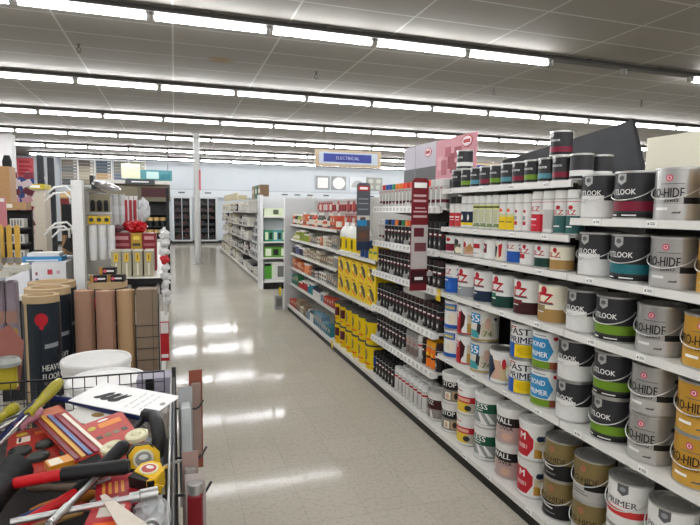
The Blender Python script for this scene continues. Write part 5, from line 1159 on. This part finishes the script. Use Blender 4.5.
for i, x in enumerate((-.366, -.303, -.236, -.167)):
    a = MB(); a.box(-.029, .029, 0, .20, 0, .168, ol); a.box(-.029, .029, 0, .20, .168, .170, olt); b_ = MB(); b_.box(-.013, .013, -.001, 0, .10, .155, mat('#c9a92e', .5)); b_.box(-.005, .005, -.001, 0, .01, .09, mat('#c9c4b0', .5)); b_.box(-.003, .003, -.0015, -.001, .115, .145, mat('#6d4a1e', .5))
    put('olive_carton', '%s tall olive carton with yellow label from the roller covers' % ORD[i], 'box', Matrix.Translation((x, 3.75, 1.0905)), [('carton_body', a), ('printed_label', b_)], 'olive cartons')
# tape packs on the wide roll
tp = MB(); tp.box(-.045, .045, -.03, .03, 0, .040, mat('#1a1719', .4)); 
for i, (x, y, z, rz, l) in enumerate(((-.435, 3.45, 1.1015, 8, 'black tape pack with red round mark on the wide paper roll'), (-.335, 3.46, 1.1015, -10, 'black tape pack at the aisle side of the roll top'), (-.385, 3.50, 1.142, -4, 'black tape pack stacked on top of the other two'))):
    a = MB(); a.box(-.045, .045, -.03, .03, 0, .040, mat('#1f1b1d', .4)); b_ = MB(); b_.box(-.046, -.028, -.031, .031, 0, .041, mat('#a37a3e', .5)); k = MB(); k.box(-.005, .035, -.0306, -.03, .016, .026, c_lt); k.prism(ellipse(-.015, .02, .010, .010, 12), .030, .0308, c_pink, Matrix(((1, 0, 0, 0), (0, 0, -1, 0), (0, 1, 0, 0), (0, 0, 0, 1))))
    put('tape_pack', l, 'tape', Matrix.Translation((x, y, z)) @ Matrix.Rotation(rad(rz), 4, 'Z'), [('pack_body', a), ('side_band', b_), ('printed_mark', k)], 'tape packs')
# clip strips at the aisle corner of the gondola end
def clipstrip(label, x, y, z0, z1, n, seed):
    r = thing('hanging_strip', label, 'clip strip', (0, 0, 0), 0, 'clip strips at the gondola corner'); rn = random.Random(seed)
    mb = MB(); mb.box(x-.008, x+.008, y, y+.002, z0, z1, mat('#cfcfcb', .4)); mb.build('strip', r)
    for i in range(n):
        z = z1-.05-(z1-z0-.1)*i/n; q = MB(); bm = bmesh.new(); bmesh.ops.create_icosphere(bm, subdivisions=2, radius=1)
        s = (.028, .02, .030)
        vs = [(x+rn.uniform(-.004, .004)+v.co.x*s[0]*(1+rn.uniform(-.45, .45)), y-.02+v.co.y*s[1], z+v.co.z*s[2]*(1+rn.uniform(-.45, .45))) for v in bm.verts]
        bm.verts.index_update(); q.add(vs, [[v.index for v in f.verts] for f in bm.faces], mat('#c4c4c2' if i != 3 else '#b3242c', .35)); bm.free(); q.build('packet', r)
clipstrip('long white clip strip of crumpled packets at the shelf corner', -.065, 3.66, .84, 1.42, 9, 5)
mb = MB(); mb.box(-.095, -.045, 3.36, 3.37, .62, .86, mat('#b3242c', .4)); q = MB(); q.box(-.092, -.048, 3.358, 3.36, .79, .855, mat('#e0dcd8', .5)).box(-.09, -.05, 3.357, 3.36, .64, .66, mat('#e0dcd8', .5)).tube([(-.07, 3.365, .86), (-.07, 3.37, 1.05)], .002, WHITE, 5)
put('hanging_bag', 'red and white bag hanging beside the taupe carton', 'bag', Matrix(), [('bag_body', mb), ('printed_label', q)])
# white roller frames hung on the outer side of the upright
def rframe():
    a = MB(); a.tube([(0, 0, 0), (.0, -.01, .05), (-.03, -.012, .08), (-.10, -.012, .07), (-.15, -.012, .02)], .007, WHITE, 8); b_ = MB(); b_.lathe([(0, -.14), (.014, -.138), (.016, -.06), (.011, 0), (0, .002)], RUB, 10, Matrix.Rotation(rad(-25), 4, 'Y'))
    return [('wire_frame', a.mesh('wire_frame'), [], None), ('handle', b_.mesh('handle'), [], None)]
rf = rframe()
for i, (x, y, z) in enumerate(((-.66, 4.05, 1.60), (-.68, 4.12, 1.56), (-.66, 4.03, 1.36), (-.69, 4.10, 1.33), (-.66, 4.17, 1.31))): place('paint_roller', rf, '%s roller frame beside the white upright, %s bunch' % (ORD[i if i < 2 else i-2], 'upper' if i < 2 else 'lower'), 'paint roller', (x, y, z), 0, 'white paint rollers')
mb = MB(); mb.tube([(-.60, 3.955, 1.60), (-.66, 4.2, 1.62)], .004, STEEL, 6); mb.tube([(-.60, 3.94, 1.36), (-.66, 4.2, 1.38)], .004, STEEL, 6); o = mb.build('peg_hook', bpy.data.objects['gondola'])
# white boxes on a low table
r = thing('display_table', 'low white display table behind the dark paper rolls', 'table', (0, 0, 0))
mb = MB(); mb.box(-1.5, -.72, 4.25, 4.73, .88, .91, SH); mb.build('table_top', r)
for x in (-1.46, -.76):
    for y in (4.29, 4.69):
        mb = MB(); mb.box(x-.02, x+.02, y-.02, y+.02, 0, .88, SH2); mb.build('leg', r)
def wbox(label, x0, x1, y0, y1, z0, z1, colr, mk):
    a = MB(); a.box(x0, x1, y0, y1, z0, z1, mat(colr, .5)); b_ = MB()
    w = x1-x0; h = z1-z0
    for (u0, u1, v0, v1, c_) in mk: b_.box(x0+u0*w, x0+u1*w, y0-.001, y0, z0+v0*h, z0+v1*h, mat(c_, .5))
    put('product_box', label, 'box', Matrix(), [('carton_body', a)]+([('printed_label', b_)] if mk else []), 'boxes on the low table')
wbox('white box with small coloured emblems on the low table', -.98, -.76, 4.33, 4.60, .911, 1.14, '#dadadb', [(.10, .18, .35, .5, '#3f5f7a'), (.1, .16, .6, .7, '#8a4a5a'), (.45, .6, .62, .78, '#b0404a'), (.72, .82, .64, .74, '#c9a0a4'), (.1, .9, .02, .06, '#7fb0c4')])
wbox('white box at the outer end of the low table', -1.30, -1.0, 4.35, 4.60, .911, 1.12, '#d4d5d8', [(.3, .5, .4, .6, '#9aa0ab')])
wbox('sky blue box lying on the outer white box', -1.06, -.80, 4.42, 4.62, 1.141, 1.175, '#3f88b8', [(.1, .9, .1, .35, '#d9e4ea')])
wbox('white flat box stacked on the sky blue one', -1.03, -.82, 4.44, 4.60, 1.176, 1.20, '#e0e0de', [])
wbox('grey box with black screen panel beyond the emblem box', -.86, -.74, 4.61, 4.72, .911, 1.16, '#9b9fa2', [(.2, .8, .45, .9, '#26292c'), (.2, .8, .1, .2, '#c9ccce')])

# paint-brush rack beside the bin
r = thing('brush_rack', 'white wire rack of paint brushes beside the tool bin', 'rack', (0, 0, 0))
mb = MB(); mb.box(-1.06, -.60, 2.12, 2.135, .05, 1.47, mat('#8d8a86', .5)); mb.build('back_panel', r)
for x in (-1.06, -.60):
    mb = MB(); mb.bar((x, 2.128, 0), (x, 2.128, 1.5), .010, SH2); mb.build('post', r)
mb = MB(); mb.box(-1.08, -.56, 1.98, 2.24, 0, .03, SH2); mb.build('base', r)
TR = mat('#c9c9bd', .4)
for z, y, xs in ((1.335, 2.0, (-.86, -.76, -.66, -.56)), (1.345, 2.06, (-.83, -.73, -.63, -.53))):
    mb = MB()
    for x in xs: mb.prism([(x-.049, y-.03), (x, y-.085), (x+.049, y-.03), (x+.049, y+.04), (x-.049, y+.04)], z-.022, z, TR)
    mb.box(min(xs)-.049, max(xs)+.049, y+.035, 2.125, z-.022, z-.014, TR); mb.build('brush_tray', r)
def brush(bc):
    a = MB(); a.prism([(-.0065, .022), (.0065, .022), (.0075, .125), (.001, .134), (-.0075, .127)], -.006, .006, mat(bc, .8, 0, .2, 80), Matrix(((1, 0, 0, 0), (0, 0, -1, 0), (0, 1, 0, 0), (0, 0, 0, 1)))); b_ = MB(); b_.box(-.0095, .0095, -.007, .007, .004, .024, STEEL); k = MB(); k.box(-.007, .007, -.005, .005, 0, .006, mat('#b8893a', .5))
    return [('bristles', a.mesh('bristles'), [], None), ('ferrule', b_.mesh('ferrule'), [], None), ('handle', k.mesh('handle'), [], None)]
b1, b2_ = brush('#b09a7a'), brush('#c9a24a')
for i in range(12): place('paint_brush', b1, '%s pale bristle brush standing in the front tray' % ORD[i], 'paint brush', (-.535-.0245*i, 1.955, 1.3355), rad(random.uniform(-8, 8)), 'pale brushes in the front tray')
for i in range(12): place('paint_brush', b2_, '%s golden bristle brush standing in the rear tray' % ORD[i], 'paint brush', (-.505-.0235*i, 2.06, 1.3455), rad(random.uniform(-8, 8)), 'golden brushes in the rear tray')
PB = mat('#7d727a', .35, 0, .25, 25)
def brushbag():
    a = MB(); a.box(-.016, .016, -.02, .02, -.30, 0, PB, None, .006); b_ = MB(); b_.box(-.0165, .0165, -.0206, -.02, -.27, -.16, mat('#a88640', .45)); b_.box(-.0165, .0165, -.0206, -.02, -.14, -.10, mat('#8a6a5c', .45))
    return [('bag_body', a.mesh('bag_body'), [], None), ('printed_card', b_.mesh('printed_card'), [], None)]
bgm = brushbag()
for i in range(9): place('brush_bag', bgm, '%s slim bagged brush hanging below the trays' % ORD[i], 'brush', (-.520-.036*i, 2.03, 1.295), 0, 'bagged brushes under the trays')
a = MB(); a.box(-.07, .07, -.002, .002, 0, .10, mat('#b5747a', .45)); b_ = MB(); b_.prism([(-.05, .03), (.0, .02), (.04, .05), (.02, .08), (-.03, .07)], .002, .003, mat('#8a3f48', .5), Matrix(((1, 0, 0, 0), (0, 0, -1, 0), (0, 1, 0, 0), (0, 0, 0, 1)))); b_.box(-.065, .065, -.003, -.002, .085, .097, c_lt)
put('display_card', 'pink picture card standing behind the pale brushes', 'card', Matrix.Translation((-.62, 2.128, 1.4705)), [('card', a), ('printed_picture', b_)])
for i, (x, z, c1, c2, l) in enumerate(((-.535, 1.12, '#8f5a50', '#a8982e', 'clear pack of yellow pulls hanging below the bagged brushes'), (-.635, 1.10, '#8a463c', '#8d8a86', 'red carded pack hanging lowest on the brush rack'))):
    a = MB(); a.prism([(-.05, -.16), (.04, -.18), (.06, -.02), (.02, .04), (-.04, .0)], -.001, .001, mat(c1, .45), Matrix(((1, 0, 0, 0), (0, 0, -1, 0), (0, 1, 0, 0), (0, 0, 0, 1)))); b_ = MB(); b_.box(-.04, .04, -.03, -.001, -.17, -.09, mat(c2, .3), None, .006); k = MB(); k.lathe([(0, -.02), (.035, -.012), (.038, .0), (.03, .014), (0, .02)], mat('#9da09a', .2), 12, Matrix.Translation((.02, -.03, -.075)))
    put('hanging_pack', l, 'blister pack', Matrix.Translation((x, 1.96, z)), [('card', a), ('blister', b_), ('clear_dome', k)], 'packs on the brush rack')

# background stock on the left
def tallbox(label, x, y, w, dp, h, colr, cap=None, cat='box', name='tall_carton'):
    a = MB(); a.box(x-w/2, x+w/2, y, y+dp, 0, h, mat(colr, .6)); pp = [('carton_body', a)]
    if cap: b_ = MB(); b_.lathe([(0, h), (w*.48, h), (w*.5, h+.05), (w*.3, h+.10), (0, h+.10)], mat(cap, .6), 10, Matrix.Translation((x, y+dp/2, 0))); pp.append(('top_cap', b_))
    else: b_ = MB(); b_.box(x-w*.3, x+w*.3, y-.001, y, h*.5, h*.6, mat('#4a4038', .6)); pp.append(('printed_label', b_))
    put(name, label, cat, Matrix(), pp, 'tall cartons at the far left')
tallbox('dark brown tall carton at the left edge of the store', -1.47, 5.3, .10, .2, 1.84, '#6e4428')
tallbox('tan tall carton with black foam cap', -1.375, 5.3, .075, .2, 1.88, '#a98258', '#1c1c1e')
tallbox('pale grey tall carton behind the tan one', -1.43, 5.6, .08, .1, 1.70, '#8f8c86', '#232326')
r = thing('small_box_rack', 'black rack stacked with small white boxes by the tan cartons', 'rack', (0, 0, 0))
mb = MB(); mb.box(-1.36, -1.11, 4.99, 5.02, 0, 1.51, BLACK); mb.box(-1.36, -1.11, 4.75, 5.0, .0, .82, DK); mb.build('rack_body', r)
for i in range(5):
    mb = MB(); mb.box(-1.35, -1.12, 4.80, 4.99, .86+.125*i, .875+.125*i, DK); mb.build('rack_shelf', r)
for i in range(5):
    a = MB(); a.box(-1.225, -1.13, 4.81, 4.93, 0, .07, mat('#bdbbb4', .5)); b_ = MB()
    for k_ in range(4): b_.box(-1.215+.02*k_, -1.205+.02*k_, 4.809, 4.81, .012, .058, mat('#5d5b57', .5))
    put('product_box', '%s small white box from the bottom of the black rack' % ORD[i], 'box', Matrix.Translation((0, 0, .8755+.125*i)), [('carton_body', a), ('printed_label', b_)], 'small white boxes in the black rack')
a = MB(); a.box(-1.36, -1.11, 4.80, 4.98, 1.5155, 1.575, mat('#a5835a', .6)); b_ = MB(); b_.box(-1.30, -1.2, 4.799, 4.80, 1.53, 1.56, mat('#d8d2c4', .6)); put('product_box', 'tan carton lying on top of the small box rack', 'box', Matrix(), [('carton_body', a), ('printed_label', b_)])
# maroon and white hanging strip packs
for s_ in range(2):
    r = thing('hanging_strip', ['clip strip of maroon and white packets by the beige carton', 'clip strip of pink packets before the blue banner'][s_], 'clip strip', (0, 0, 0), 0, 'clip strips at the far left'); rn = random.Random(40+s_)
    x = (-1.36, -1.50)[s_]; y = 6.0+.1*s_; mb = MB(); mb.box(x-.01, x+.01, y, y+.003, 0.9 if s_ == 0 else 1.45, 1.88, c_grey); mb.build('strip', r)
    for i in range(12 if s_ == 0 else 5):
        z = 1.84-.078*i; q = MB(); ang = rn.uniform(-.5, .5); q.box(-.045, .045, -.02, -.001, -.03, .03, mat(['#7d2a3c', '#c9b9bb', '#5f2230', '#b98a92'][i % 4], .4), Matrix.Translation((x+rn.uniform(-.02, .02), y, z)) @ Matrix.Rotation(ang, 4, 'Y')); q.build('packet', r)
tallbox('tall beige carton with mustard top near the black posts', -1.52, 7.0, .20, .3, 1.74, '#b9b0a0')
a = MB(); a.box(-1.63, -1.41, 6.98, 7.32, 1.7405, 1.80, mat('#b8a42c', .5)); b_ = MB(); b_.box(-1.56, -1.46, 6.979, 6.98, 1.755, 1.785, c_txt); put('product_box', 'mustard box lying on the tall beige carton', 'box', Matrix(), [('carton_body', a), ('printed_label', b_)])
r = thing('shelf_posts', 'pair of black slotted posts of an empty rack', 'rack', (0, 0, 0))
for x, h in ((-1.66, 2.22), (-1.54, 2.19)):
    mb = MB(); mb.box(x-.04, x+.04, 8.0, 8.05, 0, h, mat('#1d2024', .4)); mb.build('post', r)
mb = MB()
for z in (.3, .7, 1.1, 1.5, 1.9): mb.box(-1.62, -1.58, 8.01, 8.03, z, z+.03, SH2)
mb.build('cross_bar', r)
r = thing('wood_rack', 'brown rack of wood trim with tan top at the left', 'rack', (0, 0, 0))
mb = MB(); mb.box(-1.80, -1.42, 10.0, 10.4, 0, 1.70, mat('#8a6a46', .6)); mb.build('rack_body', r)
mb = MB(); mb.box(-1.80, -1.42, 9.99, 10.0, 1.58, 1.68, mat('#6b2426', .5)); mb.build('red_band', r)
mb = MB(); mb.box(-1.80, -1.42, 9.98, 10.4, 1.70, 1.80, mat('#c2a274', .6)); mb.build('tan_top', r)
mb = MB(); mb.box(-1.74, -1.48, 9.98, 9.995, .5, 1.45, mat('#5b4a38', .6)); mb.build('dark_panel', r)
a = MB(); a.box(-.77, -.62, 4.30, 4.315, 1.34, 1.56, RUB)
b_ = MB(); b_.prism([(-.05, 1.25), (.07, 1.18), (.07, 1.34), (.0, 1.36)], -.01, .01, RUB, Matrix(((1, 0, 0, -.72), (0, 0, -1, 4.30), (0, 1, 0, 0), (0, 0, 0, 1)))); k = MB(); k.bar((-.70, 4.31, .91), (-.70, 4.31, 1.34), .006, STEEL)
put('drop_cloth_pack', 'black packet standing behind the roller frames', 'pack', Matrix(), [('upper_sheet', a), ('lower_sheet', b_), ('stand', k)])
# banners and colour boards on the far wall
r = thing('banner', 'red over blue banner on the far left wall', 'sign', (0, 0, 0))
mb = MB(); mb.box(-5.86, -5.28, 24.30, 24.34, 2.70, 3.45, mat('#c05a60', .55)); mb.build('red_panel', r)
mb = MB(); mb.box(-5.86, -5.28, 24.30, 24.34, 1.4, 2.70, mat('#3c4f86', .55)); mb.build('blue_panel', r)
mb = MB(); mb.box(-6.00, -5.86, 24.28, 24.36, 0, 3.50, BLACK); mb.build('black_frame', r)
mb = MB()
for z, w in ((3.30, .38), (3.12, .45), (2.98, .34), (2.84, .42)): mb.box(-5.78, -5.78+w, 24.292, 24.30, z-.045, z+.045, mat('#a8323c', .5))
mb.build('blurred_lettering', r)
mb = MB(); mb.box(-5.4, -5.3, 24.34, 25.07, 1.6, 1.65, DK); mb.build('wall_bracket', r)
sc_ = [('#7d7468', '#6b6c6c', '#8a8378', '#5f5f60'), ('#5c534d', '#9a9080', '#b0a893', '#8d8574'), ('#46525e', '#525c66', '#b59a74', '#8a4a38'), ('#6e6e66', '#7d7d76', '#6b7484', '#8c8f8d'), ('#8d9278', '#b5a888', '#7d8468', '#9aa08c')]
sn = ['brown and slate', 'dark brown and beige', 'blue and brick red', 'grey green', 'sage']
for i, x0 in enumerate((-4.40, -3.76, -3.10, -2.42, -1.76)):
    r = thing('siding_sample', '%s siding sample board high on the far wall' % sn[i], 'sample board', (0, 0, 0), 0, 'siding sample boards')
    mb = MB(); mb.box(x0-.03, x0+.61, 24.98, 25.07, 2.42, 3.56, WHITE); mb.build('backing', r)
    for j in range(8):
        mb = MB(); z1 = 3.50-.13*j; mb.box(x0, x0+.57, 24.94, 24.98, z1-.122, z1, mat(sc_[i][min(3, j//2)], .6)); mb.box(x0+.44, x0+.55, 24.935, 24.94, z1-.08, z1-.04, c_lt); mb.build('siding_strip', r)
r = thing('banner', 'teal picture banner hanging beyond the black display rack', 'sign', (0, 0, 0))
mb = MB(); mb.box(-1.55, -.06, 19.98, 20.02, 2.50, 2.86, mat('#477d82', .5)); mb.build('teal_panel', r)
mb = MB(); mb.box(-1.7, -1.1, 19.96, 19.98, 2.55, 3.05, mat('#c9cbb0', .5)).box(-.9, -.5, 19.965, 19.98, 2.56, 2.8, mat('#a9c4c0', .5)).box(-.45, -.12, 19.965, 19.98, 2.55, 2.72, mat('#2f6f7a', .5)); mb.build('pictures', r)
mb = MB(); mb.bar((-1.4, 20, 2.86), (-1.4, 20, CZ), .006, STEEL); mb.bar((-.2, 20, 2.86), (-.2, 20, CZ), .006, STEEL); mb.build('hanging_wire', r)
# black display rack by the cross aisle
r = thing('display_rack', 'black display rack of gold topped cans with picture header', 'rack', (0, 0, 0))
mb = MB(); mb.box(-1.32, -.10, 10.55, 10.60, 0, 1.95, BLACK).box(-.14, -.09, 10.12, 10.60, 0, 1.90, BLACK).box(-1.34, -1.28, 10.12, 10.60, 0, 1.95, BLACK).box(-1.32, -.1, 10.12, 10.58, 0, .15, BLACK); mb.build('rack_frame', r)
mb = MB(); mb.box(-1.34, -.07, 10.20, 10.24, 1.66, 1.96, mat('#6e6656', .5)); mb.build('header_panel', r)
mb = MB(); mb.box(-.55, -.13, 10.19, 10.20, 1.74, 1.90, mat('#4a2226', .5)).box(-1.2, -.62, 10.19, 10.20, 1.70, 1.92, mat('#827a66', .5)); mb.build('header_picture', r)
mb = MB(); mb.box(-1.34, -.07, 10.10, 10.24, 1.96, 2.02, mat('#c9c8c0', .5)).box(-1.36, -1.30, 10.08, 10.26, 1.93, 2.08, BLACK); mb.build('header_cap', r)
mb = MB(); mb.box(-.80, -.32, 10.07, 10.10, 1.95, 2.04, mat('#3f4246', .4)); mb.box(-.7, -.42, 10.06, 10.07, 1.985, 2.005, c_txt); mb.build('name_plate', r)
for z in (1.00, 1.22, 1.44):
    mb = MB(); mb.box(-1.30, -.12, 10.14, 10.56, z-.02, z, BLACK); mb.build('shelf', r)
kc = MB(); kc.lathe([(0, 0), (.05, 0), (.05, .10)], mat('#15191c', .4), 16); kl = MB(); kl.lathe([(.05, .0), (.051, .0), (.051, .055), (.048, .06), (0, .06)], mat('#c2a468', .4), 16, Matrix.Translation((0, 0, .10)))
ks = [('can_body', kc.mesh('can_body'), [], None), ('gold_lid', kl.mesh('gold_lid'), [], None)]
for j, z in enumerate((1.00, 1.22)):
    for i in range(5): place('small_can', ks, '%s gold topped black can from the aisle side, %s rack shelf' % (ORD[i], ('lower', 'upper')[j]), 'can', (-.20-.108*i, 10.21, z+.001), 0, 'gold topped cans')
rn = random.Random(77)
for i in range(8):
    bag('%s crumpled white packet down the side of the black rack' % ORD[i], (-.15-.05*(i % 3), 10.02, .5+.09*i), (.06, .05, .055), mat('#c4c3c0' if i != 4 else '#a8353a', .4), 60+i, 'hanging_packet')

# ------------------------------------------------------------------ camera, light, view
F = 535.0
yaw, pitch, roll = rad(18.152), rad(-5.522), rad(.736)
f = Vector((math.sin(yaw)*math.cos(pitch), math.cos(yaw)*math.cos(pitch), math.sin(pitch)))
r0 = Vector((math.cos(yaw), -math.sin(yaw), 0)); u0 = r0.cross(f)
rr_ = r0*math.cos(roll)+u0*math.sin(roll); uu_ = -r0*math.sin(roll)+u0*math.cos(roll)
cam = bpy.data.cameras.new('camera'); co = bpy.data.objects.new('camera', cam); C.objects.link(co)
Mc = Matrix((rr_, uu_, -f)).transposed().to_4x4(); Mc.translation = (0, 0, 1.54); co.matrix_world = Mc
cam.sensor_width = 36; cam.lens = F/700*36; cam.clip_start = .05; cam.clip_end = 200
S.camera = co
set_emit(13.5)
w = bpy.data.worlds.new('world'); S.world = w; w.use_nodes = True
w.node_tree.nodes['Background'].inputs['Color'].default_value = (.6, .6, .62, 1); w.node_tree.nodes['Background'].inputs['Strength'].default_value = .05
S.view_settings.view_transform = 'Standard'; S.view_settings.look = 'None'; S.view_settings.gamma = 1; S.view_settings.use_curve_mapping = False
S.view_settings.exposure = 1.95
S.cycles.use_denoising = True
S.cycles.max_bounces = 8; S.cycles.diffuse_bounces = 5; S.cycles.sample_clamp_indirect = 6
